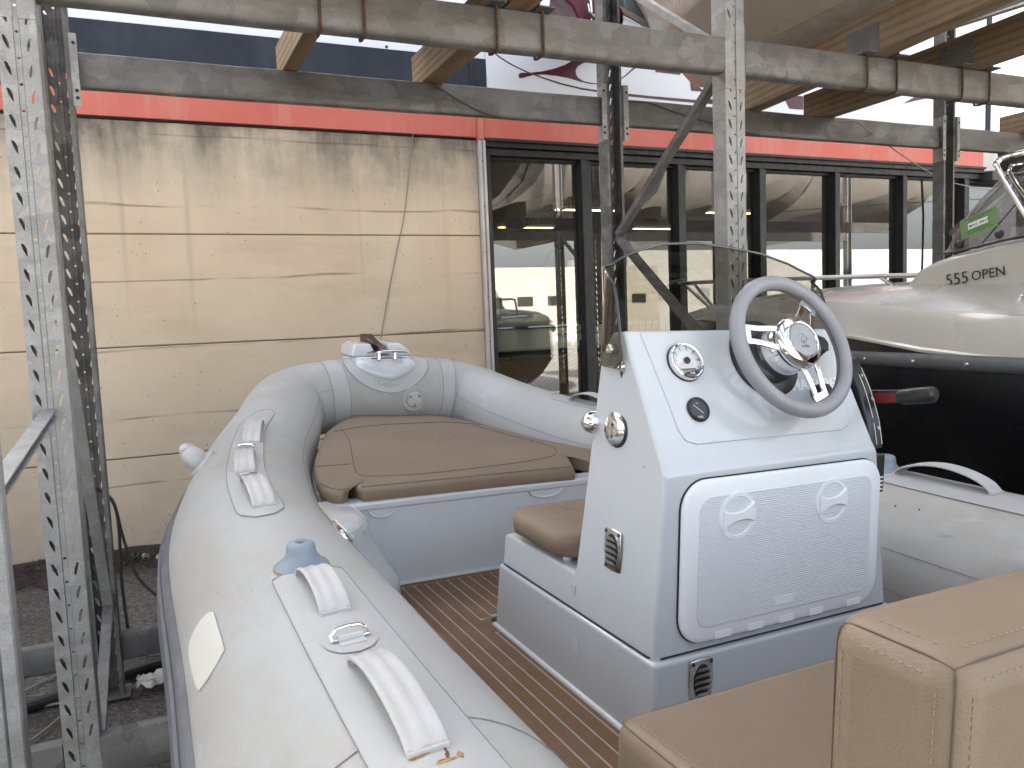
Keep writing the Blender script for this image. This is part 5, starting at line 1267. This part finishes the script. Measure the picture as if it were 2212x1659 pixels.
# seat pad ahead of the console
sc_ = bthing('seat_cushion', 'small rounded brown seat cushion on the step in front of the console', 'cushion', (1.345, 1.75, -.64))
P = rrect(.962, 1.728, 1.592, 1.915, .075, 7)
mb = MB(); mb.loft([[(BX + (x - BX) * s_, 1.752 + (y - 1.752) * s_, z) for x, y in P] for z, s_ in ((-.625, .955), (-.618, .985), (-.585, 1.0), (-.570, .985), (-.563, .955), (-.560, .80), (-.558, .4))]); mb.build('cushion_body', M['vinyl'], sc_, ang=50)
stitch([(x, y, -.5665) for x, y in [(BX + (x - BX) * .972, 1.752 + (y - 1.752) * .965) for x, y in P] + [(BX + (P[0][0] - BX) * .972, 1.752 + (P[0][1] - 1.752) * .965)]], sc_, 'stitch', dash=.005, r=.0008)
stitch([(1.10, 1.91, -.5588), (1.115, 1.80, -.5575), (1.17, 1.74, -.5570), (1.3, 1.72, -.5570), (1.5, 1.72, -.557)], sc_, 'stitch', dash=.005, r=.0008)
mb = MB()
for x, y in ((1.02, 1.66), (1.66, 1.66), (1.02, 1.86), (1.66, 1.86)): mb.lathe((x, y, -.643), (0, 0, 1), [(.012, 0), (.012, .02)], 12)
mb.build('feet', M['white_plastic'], sc_)
# helm seat behind the console
hs = bthing('helm_seat', 'brown helm bench seat and padded backrest in the right foreground, aft of the console', 'seat', (1.345, .6, -.93))
mb = MB(); mb.bb((.70, .30, -.95), (1.99, .86, -.665)); mb.build('seat_box', M['gelgrey'], hs, bevel=.03, seg=4)
mb = MB(); mb.loft([[(.588, .34, z0), (2.085, .34, z0), (2.085, .838, z0), (.588, .838, z0)] for z0 in (-.69, -.555)]); mb.build('seat_cushion', M['vinyl'], hs, bevel=.026, seg=5, ang=50)
SK = .0074
stitch([(.65, .838 - SK, -.555 - SK), (1.0, .838 - SK, -.555 - SK), (1.4, .838 - SK, -.555 - SK), (2.0, .838 - SK, -.555 - SK)], hs, 'stitch_dark', r=.0010)
stitch([(.60, .828, -.5632), (.588 + SK, .80, -.555 - SK), (.588 + SK, .6, -.555 - SK), (.588 + SK, .4, -.555 - SK)], hs, 'stitch_dark', r=.0010)
stitch([(.60, .828, -.558), (.588 + .020, .80, -.5546), (.588 + .020, .6, -.5546), (.588 + .020, .4, -.5546)], hs, 'stitch', dash=.004, r=.0006)
mb = MB(); bx0, bx1, by0, by1, bz0, bz1 = .606, 2.07, .372, .512, -.70, -.288
mb.loft([[(bx0, by0, z), (bx1, by0, z), (bx1, by1, z), (bx0, by1, z)] for z in (bz0, -.45, bz1)]); mb.build('backrest', M['vinyl'], hs, bevel=.036, seg=6, ang=50)
BR = .036; k = BR * .293 - .0002; kc = BR * .42
def edge_st(a_, b_, off):
    stitch([a_, V(a_) + (V(b_) - V(a_)) * .12, V(a_) + (V(b_) - V(a_)) * .5, V(a_) + (V(b_) - V(a_)) * .88, b_], hs, 'stitch_dark', r=.0011)
    for o in off: stitch([V(a_) + V(o), (V(a_) + V(b_)) / 2 + V(o), V(b_) + V(o)], hs, 'stitch', dash=.004, r=.0006)
AP, FP = (bx0 + kc, by0 + kc, bz1 - kc), (bx0 + kc, by1 - kc, bz1 - kc)       # rounded corners, port side
def seam_path(pts, offs):
    stitch(pts, hs, 'stitch_dark', r=.0011)
    for o in offs: stitch([V(p) + V(o) for p in pts[1:-1]], hs, 'stitch', dash=.004, r=.0006)
seam_path([AP, (bx0 + k, by0 + BR, bz1 - k), (bx0 + k, (by0 + by1) / 2, bz1 - k), (bx0 + k, by1 - BR, bz1 - k), FP], ((.0125, 0, .0082), (-.0082, 0, -.0125)))
seam_path([AP, (bx0 + k, by0 + k, bz1 - BR), (bx0 + k, by0 + k, -.45), (bx0 + k, by0 + k, -.62), (bx0 + k, by0 + k, -.69)], ((.0125, -.0082, 0), (-.0082, .0125, 0)))
seam_path([FP, (bx0 + k, by1 - k, bz1 - BR), (bx0 + k, by1 - k, -.45), (bx0 + k, by1 - k, -.62), (bx0 + k, by1 - k, -.69)], ((-.0082, -.0125, 0),))
seam_path([AP, (bx0 + BR, by0 + k, bz1 - k), (bx0 + BR + .03, by0 + k, bz1 - k), (bx0 + BR + .07, by0 + k, bz1 - k), (.9, by0 + k, bz1 - k), (1.2, by0 + k, bz1 - k), (1.9, by0 + k, bz1 - k), (2.02, by0 + k, bz1 - k)], ((0, -.0082, -.0125), (0, .0125, .0082)))

# ================================================================== neighbour motorboat at the right
M['nb_deck'] = plain('cream_deck_gelcoat', (.455, .435, .39), .28, 0, .02, 1, coat=.25)
M['nb_black'] = plain('black_hull_gelcoat', (.006, .006, .007), .22, 0, .1, 2, coat=.15)
M['nb_rail'] = plain('grey_rub_rail', (.085, .088, .093), .6, 0, .15, 8, .1, 80, grime=(.16, .16, .16), gscale=12, gamt=.4)
nb = thing('open_motorboat', 'cream and black open motorboat with a raked windscreen at the right edge', 'motorboat', (3.72, 1.5, .35))
NX = 3.72
# y, half beam, rail z, border z, knuckle z, knuckle inset, deck z, deck inset
NS = [(-1.6, 1.08, 1.40, 1.405, 1.56, .04, 1.66, .42), (.6, 1.10, 1.405, 1.41, 1.57, .04, 1.67, .42), (1.7, 1.10, 1.413, 1.420, 1.575, .05, 1.685, .42), (2.15, 1.055, 1.413, 1.452, 1.61, .06, 1.70, .40), (2.55, .985, 1.41, 1.497, 1.645, .08, 1.715, .38), (2.9, .905, 1.412, 1.528, 1.665, .10, 1.722, .36), (3.4, .765, 1.42, 1.553, 1.675, .11, 1.722, .30), (3.9, .585, 1.44, 1.565, 1.67, .10, 1.705, .22), (4.4, .375, 1.47, 1.575, 1.65, .08, 1.675, .14), (4.8, .185, 1.50, 1.565, 1.625, .05, 1.635, .07), (5.05, .02, 1.52, 1.56, 1.585, .005, 1.59, .008)]
def mirror(half): return [(NX - a, y, z) for a, y, z in half] + [(NX + a, y, z) for a, y, z in half[::-1]]
mb = MB(); mb.loft([mirror([(hb - .01, y, rz + .02), (hb - .015, y, rz - .03), (hb * .93, y, rz - .35), (hb * .80, y, .82 + (1.52 - .82) * max(0, (y - 3.4) / 1.7) ** 1.5), (hb * .72, y, .78 + (1.5 - .78) * max(0, (y - 3.4) / 1.7) ** 1.5), (0.002, y, .45 + (1.4 - .45) * max(0, (y - 2.6) / 2.45) ** 1.6)]) for y, hb, rz, bz, kz, ki, dz, di in NS], True, True); mb.build('hull', M['nb_black'], nb, ang=25)
mb = MB(); mb.loft([mirror([(hb - .008, y, rz + .018), (hb - .012, y, bz)]) for y, hb, rz, bz, kz, ki, dz, di in NS], True, True); mb.build('hull_band', M['nb_black'], nb, ang=25)
mb = MB(); mb.loft([mirror([(hb - .018, y, bz - .012), (hb - .004, y, bz - .004), (hb - .004, y, bz + .006), (hb - .012, y, bz + .014), (hb - ki * .55, y, kz - .045), (hb - ki, y, kz), (hb - ki - .03, y, kz + .012), (hb - di, y, dz), (.002, y, dz + .03)]) for y, hb, rz, bz, kz, ki, dz, di in NS], True, True); mb.build('deck', M['nb_deck'], nb, ang=22)
mb = MB(); L_ = [Vector((NX - hb - .008, y, rz)) for y, hb, rz, *_ in NS]; Ls = smooth(L_, 6)
mb.tube(Ls, .026, 10, flat=1.15); mb.build('rub_rail', M['nb_rail'], nb, ang=60)
mb = MB(); L2 = [Vector((NX + hb + .008, y, rz)) for y, hb, rz, *_ in NS]; mb.tube(smooth(L2, 6), .026, 10); mb.build('rub_rail', M['nb_rail'], nb, ang=60)
mb = MB()
for i in range(6, len(Ls) - 10, 4): mb.lathe(Ls[i] + Vector((-.026, 0, 0)), (-1, 0, 0), [(.008, 0), (.006, .003), (.001, .004)], 8)
mb.build('rail_screws', M['steel'], nb)
# console pod in front of and below the windscreen
PX = 3.15
def podring(x, dy, dz): return [(x, y + dy, z + dz) for y, z in ((2.64, 1.66), (2.60, 1.715), (2.545, 1.772), (2.46, 1.805), (2.37, 1.828), (2.18, 1.857), (2.06, 1.868), (1.6, 1.895), (1.2, 1.90), (1.2, 1.60))]
mb = MB(); mb.loft([podring(PX + .0, 0, -.0), podring(PX + .02, .006, .012), podring(PX + .10, .03, .024), podring(PX + .25, .06, .032), podring(NX, .07, .036), podring(2 * NX - PX - .25, .06, .032), podring(2 * NX - PX, 0, 0)], True, True); mb.build('console_pod', M['nb_deck'], nb, bevel=.012, seg=4, ang=50)
# windscreen, wraps round the front of the pod
W0 = [(3.147, 1.25, 1.915), (3.147, 1.7, 1.905), (3.147, 2.06, 1.880), (3.148, 2.20, 1.866), (3.155, 2.34, 1.846), (3.175, 2.42, 1.842), (3.23, 2.47, 1.846), (3.35, 2.50, 1.856), (3.72, 2.51, 1.86), (4.1, 2.50, 1.856), (4.25, 2.44, 1.842), (4.29, 2.3, 1.846), (4.29, 1.25, 1.915)]
W1 = [(3.20, 1.25, 2.17), (3.20, 1.65, 2.165), (3.20, 1.95, 2.150), (3.20, 2.06, 2.147), (3.205, 2.15, 2.146), (3.225, 2.20, 2.150), (3.29, 2.23, 2.16), (3.42, 2.25, 2.17), (3.72, 2.26, 2.175), (4.02, 2.25, 2.17), (4.2, 2.20, 2.15), (4.24, 2.1, 2.146), (4.24, 1.25, 2.17)]
w0, w1 = smooth(W0, 5), smooth(W1, 5)
mb = MB(); mb.sheet([[a + (b - a) * t + Vector((0, .03 * math.sin(PI * t), .012 * math.sin(PI * t))) for t in np.linspace(0, 1, 7)] for a, b in zip(w0, w1)]); mb.build('windscreen', M['clear'], nb, ang=60, fix=False)
mb = MB(); mb.tube(w1, .0045, 8); mb.build('screen_edge', M['acrylic_edge'], nb)
mb = MB(); mb.tube([p + Vector((-.004, 0, .008)) for p in w0], .006, 8); mb.build('screen_seal', M['black'], nb)
i_ = 21
mb = MB(); mb.tube([w0[17], w0[17] + (w1[12] - w0[17]) * .5, w1[12]], .0035, 6); mb.build('screen_joint', M['acrylic_edge'], nb)
for x_, y, z in ((3.151, 2.345, 1.882), (3.151, 2.165, 1.906), (3.19, 2.03, 2.10)):
    mb = MB(); mb.lathe((x_, y, z), (-1, 0, .15), [(.018, 0), (.017, .007), (.010, .010), (.001, .0105)], 16); mb.build('screen_knob', M['black'], nb)
# dark helm shroud behind the screen
mb = MB(); mb.loft([[(3.26, 2.20, 1.88), (3.26, 2.12, 1.985), (3.26, 1.6, 2.03), (3.26, 1.6, 1.88)], [(4.1, 2.20, 1.88), (4.1, 2.12, 1.985), (4.1, 1.6, 2.03), (4.1, 1.6, 1.88)]]); mb.build('helm_shroud', M['black'], nb, bevel=.02, seg=3)
# green stock label on the screen
g0 = V((3.149, 2.335, 1.882)); gx_ = (V((3.163, 2.185, 1.952)) - V((3.160, 2.335, 1.912))).normalized(); gy_ = Vector((.19, -.30, .93)).normalized(); gy_ = (gy_ - gx_ * gy_.dot(gx_)).normalized(); gn = gx_.cross(gy_)
if gn.x > 0: gn = -gn
def lab(x, y, h): return V((3.150, 2.330, 1.898)) + gx_ * x + gy_ * y + gn * h
mb = MB(); mb.prism([lab(0, 0, .004), lab(.165, 0, .004), lab(.165, .088, .004), lab(0, .088, .004)], gn * .001); mb.build('stock_label', plain('green_label', (.12, .24, .075), .55), nb)
mb = MB(); mb.prism([lab(.035, .034, .0052), lab(.125, .034, .0052), lab(.125, .060, .0052), lab(.035, .060, .0052)], gn * .0006); mb.build('label_strip', M['txt_white'], nb)
text('lettering', 'MAG 38655', M['txt_black'], nb, lab(.039, .040, .0062), gx_, gy_, .0185, .0001, bold=.0003)
mb = MB()
for yy, xa, xb in ((.078, .02, .145), (.070, .045, .11), (.022, .02, .13), (.013, .03, .145)): mb.prism([lab(xa, yy, .0052), lab(xb, yy, .0052), lab(xb, yy + .0035, .0052), lab(xa, yy + .0035, .0052)], gn * .0003)
mb.build('label_print', plain('dark_green_print', (.03, .08, .02), .6), nb)
tx = Vector((0, -1, .10)).normalized()
text('lettering', '555', M['txt_black'], nb, (PX - .006, 2.402, 1.705), tx, (0, .1, 1), .073, .0006, bold=.0000, space=1.02)
text('lettering', 'OPEN', M['txt_black'], nb, (PX - .006, 2.282, 1.722), tx, (0, .1, 1), .058, .0006)
# bow rail
def rail(x, y): return None
mb = MB(); RL = smooth([(3.42, 4.72, 1.835), (3.33, 4.6, 1.832), (3.31, 4.2, 1.822), (3.30, 3.6, 1.803), (3.295, 3.0, 1.782), (3.29, 2.72, 1.770), (3.27, 2.55, 1.765)], 6); mb.tube(RL, .0125, 8); mb.tube([(3.42, 4.72, 1.835), (3.50, 4.68, 1.83), (3.56, 4.60, 1.70), (3.58, 4.55, 1.64)], .0125, 8)
mb.build('bow_rail', M['steel'], nb)
for a, b in (((3.36, 4.62, 1.832), (3.34, 4.30, 1.65)), ((3.30, 3.62, 1.803), (3.28, 3.42, 1.70)), ((3.295, 2.89, 1.778), (3.29, 2.76, 1.70)), ((3.31, 4.1, 1.82), (3.31, 3.95, 1.68))): 
    mb = MB(); mb.tube([a, b], .011, 8); mb.build('rail_stanchion', M['steel'], nb)
# screen grab rail
mb = MB(); mb.tube(smooth([(3.12, 2.02, 1.93), (3.12, 2.07, 2.02), (3.12, 2.155, 2.165), (3.13, 2.165, 2.195), (3.15, 2.13, 2.215), (3.17, 1.95, 2.22), (3.18, 1.5, 2.225)], 6), .0115, 10); mb.tube(smooth([(3.12, 1.98, 1.93), (3.12, 2.03, 2.02), (3.12, 2.10, 2.13), (3.135, 2.11, 2.165), (3.16, 2.06, 2.18), (3.18, 1.5, 2.19)], 6), .008, 8); mb.build('grab_rail', M['chrome'], nb)
# deck cleat
mb = MB(); c = V((2.86, 1.86, 1.632)); mb.tube([c + Vector((0, .03, .012)), c + Vector((0, .012, .02)), c + Vector((0, -.012, .02)), c + Vector((0, -.03, .012))], .006, 8); mb.lathe(c + Vector((0, .028, -.002)), (0, 0, 1), [(.012, 0), (.010, .012), (.001, .013)], 10); mb.lathe(c + Vector((0, -.028, -.002)), (0, 0, 1), [(.012, 0), (.010, .012), (.001, .013)], 10); mb.build('deck_cleat', M['chrome'], nb)
# cradle so the neighbour and our boat stand on something
for (cx, lab_) in ((3.72, 'timber cradle under the cream and black motorboat'), (1.25, 'timber cradle under the grey inflatable boat')):
    cr = thing('boat_cradle', lab_, 'cradle', (cx, 1.2, 0))
    for y in (.2, 2.6):
        mb = MB(); mb.bb((cx - .7, y - .06, .02), (cx + .7, y + .06, .30)); mb.build('cross_timber', M['wood_dark'], cr, bevel=.006)

# ================================================================== litter and cables on the ground at the left
M['debris'] = plain('dead_leaves', (.055, .035, .022), .95, 0, .5, 30)
rnd = random.Random(11)
gx = [-3.5 + i * .12 for i in range(50)]
mb = MB(); mb.sheet([[(x, 6.21 - w_ * (.55 + .22 * math.sin(x * 3.1) + .14 * math.sin(x * 8.3 + 1) + .08 * math.sin(x * 21)), .006 + h_ + .008 * math.sin(x * 13 + w_ * 5) * (w_ < .9)) for x in gx] for w_, h_ in ((0, .075), (.25, .05), (.6, .028), (.85, .016), (1.0, -.004))])
tag(mb.build('soil_strip', M['soil'], None), 'dark soil drifted against the foot of the beige wall', kind='structure')
mb = MB()
for i in range(2600):
    x = rnd.uniform(-1.4, .35); y = 6.17 - abs(rnd.gauss(0, .24)); z = .03 + rnd.uniform(0, .07) * max(.1, 1 - (6.17 - y) * 2.2)
    a = rnd.uniform(0, PI); l_ = rnd.uniform(.008, .05); d_ = Vector((math.cos(a), math.sin(a), rnd.uniform(-.4, .5))) * l_; p_ = Vector((x, y, z)); s_ = d_.cross(Vector((0, 0, 1))).normalized() * rnd.uniform(.002, .010)
    mb.face([p_ - d_ / 2, p_ + s_, p_ + d_ / 2, p_ - s_])
o = mb.build('leaf_litter', M['debris'], None, fix=False); tag(o, 'dead leaves and twigs drifted along the foot of the beige wall', kind='stuff')
M['weed'] = plain('weed_leaf', (.06, .11, .03), .7, 0, .4, 30)
for k_, (wx_, wy_, lab_) in enumerate(((-.33, 6.02, 'small green weed at the wall foot beside the litter'), (-.88, 6.08, 'small weed at the wall foot left of the front upright'))):
    mb = MB()
    for i in range(22):
        a = rnd.uniform(0, 2 * PI); l_ = rnd.uniform(.03, .08); p_ = Vector((wx_ + rnd.gauss(0, .04), wy_ + rnd.gauss(0, .02), .02)); d_ = Vector((math.cos(a) * .6, math.sin(a) * .6, .8)).normalized() * l_; s_ = d_.cross(Vector((0, 0, 1))).normalized() * l_ * .22
        mb.face([p_, p_ + d_ * .5 + s_, p_ + d_, p_ + d_ * .5 - s_])
    single(mb, 'weed', M['weed'], lab_, 'plant', (wx_, wy_, .02), fix=False)
M['stone'] = plain('pale_rubble', (.42, .40, .36), .9, 0, .2, 20, .6, 60)
def stone(p, s, lab_, grp='pale rubble along the wall'):
    mb = MB(); m_ = bmesh.new(); bmesh.ops.create_icosphere(m_, subdivisions=2, radius=1); mp = {}
    for v in m_.verts: mp[v] = mb.bm.verts.new(V(p) + Vector((v.co.x * s[0], v.co.y * s[1], v.co.z * s[2])) * rnd.uniform(.75, 1.15))
    for f in m_.faces: mb.bm.faces.new([mp[v] for v in f.verts])
    m_.free(); return single(mb, 'rubble', M['stone'], lab_, 'rubble', p, grp, ang=25)
stone((-.06, 5.83, .035), (.045, .04, .035), 'largest pale rubble lump near the rubbing strake')
stone((-.19, 5.98, .04), (.03, .03, .03), 'pale rubble lump in the leaf litter')
stone((-.29, 6.02, .05), (.025, .02, .03), 'small pale rubble chip nearest the weed')
stone((-.10, 5.95, .045), (.05, .02, .015), 'flat pale rubble sliver behind the largest lump')
# white flex, rag, lighter and drain hose
mb = MB(); mb.sheet([[(-.26 + i * .02 + .008 * math.sin(j * 2.1), 3.80 + j * .022 + .01 * math.sin(i * 1.7), .03 + .02 * abs(math.sin(i * 1.3 + j * .9)) + .012 * math.cos(j * 1.9 - i)) for i in range(8)] for j in range(7)]); single(mb, 'rag', plain('white_rag', (.55, .53, .50), .9, 0, .1, 20), 'crumpled white rag on the ground behind the left rear upright', 'rag', (-.15, 3.9, .02), solid=.004)
lg = thing('brush', 'small white brush with an orange handle lying beside the rag', 'brush', (.05, 3.95, .03))
mb = MB(); mb.tube([(-.08, 3.90, .05), (.05, 3.97, .045)], .012, 10); mb.build('brush_head', M['txt_white'], lg)
mb = MB(); mb.tube([(.055, 3.972, .045), (.075, 3.98, .045), (.14, 4.01, .04)], [.014, .009, .008], 10); mb.build('brush_handle', plain('orange_plastic', (.50, .24, .05), .5), lg)
mb = MB(); mb.tube(smooth([(-2.2, 3.55, .03), (-1.0, 3.78, .03), (-.45, 3.95, .035), (0, 4.12, .03), (.6, 4.3, .03), (1.6, 4.6, .03)], 6), .028, 10); single(mb, 'hose', M['black'], 'black hose lying on the ground across the rack foot', 'hose', (-.4, 3.9, .03))
cable([(-.36, 3.9, .95), (-.30, 3.93, .88), (-.27, 3.93, .7), (-.22, 3.94, .5), (-.08, 3.97, .33), (0.03, 3.98, .27)], .007, 'black cable looping from the rear upright to the lower beam', grp='cables round the left uprights')
cable([(-.36, 3.90, .96), (-.29, 3.92, .84), (-.29, 3.90, .5), (-.28, 3.90, .25)], .007, 'black cable hanging straight down beside the rear upright', grp='cables round the left uprights')
cable([(-.27, 4.3, .02), (-.2, 4.22, .015), (-.05, 4.25, .015), (.12, 4.5, .02), (.2, 4.7, .02)], .006, 'thin dark cable curving on the ground under the lower beam', grp='cables round the left uprights')
cable([(-.62, 4.2, .02), (-.75, 4.05, .02), (-.72, 3.9, .02), (-.5, 3.88, .02), (-.2, 4.1, .02), (.12, 4.25, .02), (.16, 4.15, .02), (0, 3.95, .03), (-.1, 3.9, .04)], .006, 'grey cable coiled loosely on the ground behind the front upright', 'cable_pale', 'cables round the left uprights')
cable([(-.9, 3.2, .02), (-.75, 3.4, .02), (-.6, 3.62, .02), (-.5, 3.85, .02)], .006, 'grey cable crossing the ground towards the left edge', 'cable_pale', 'cables round the left uprights')
mb = MB(); mb.lathe((-.60, 4.12, .02), (1, .3, 0), [(.014, 0), (.014, .05)], 10); single(mb, 'bottle_cap', bpy.data.materials['orange_plastic'], 'small orange plastic scrap on the ground left of the front upright', 'scrap', (-.6, 4.12, .02))

bpy.context.view_layer.update()
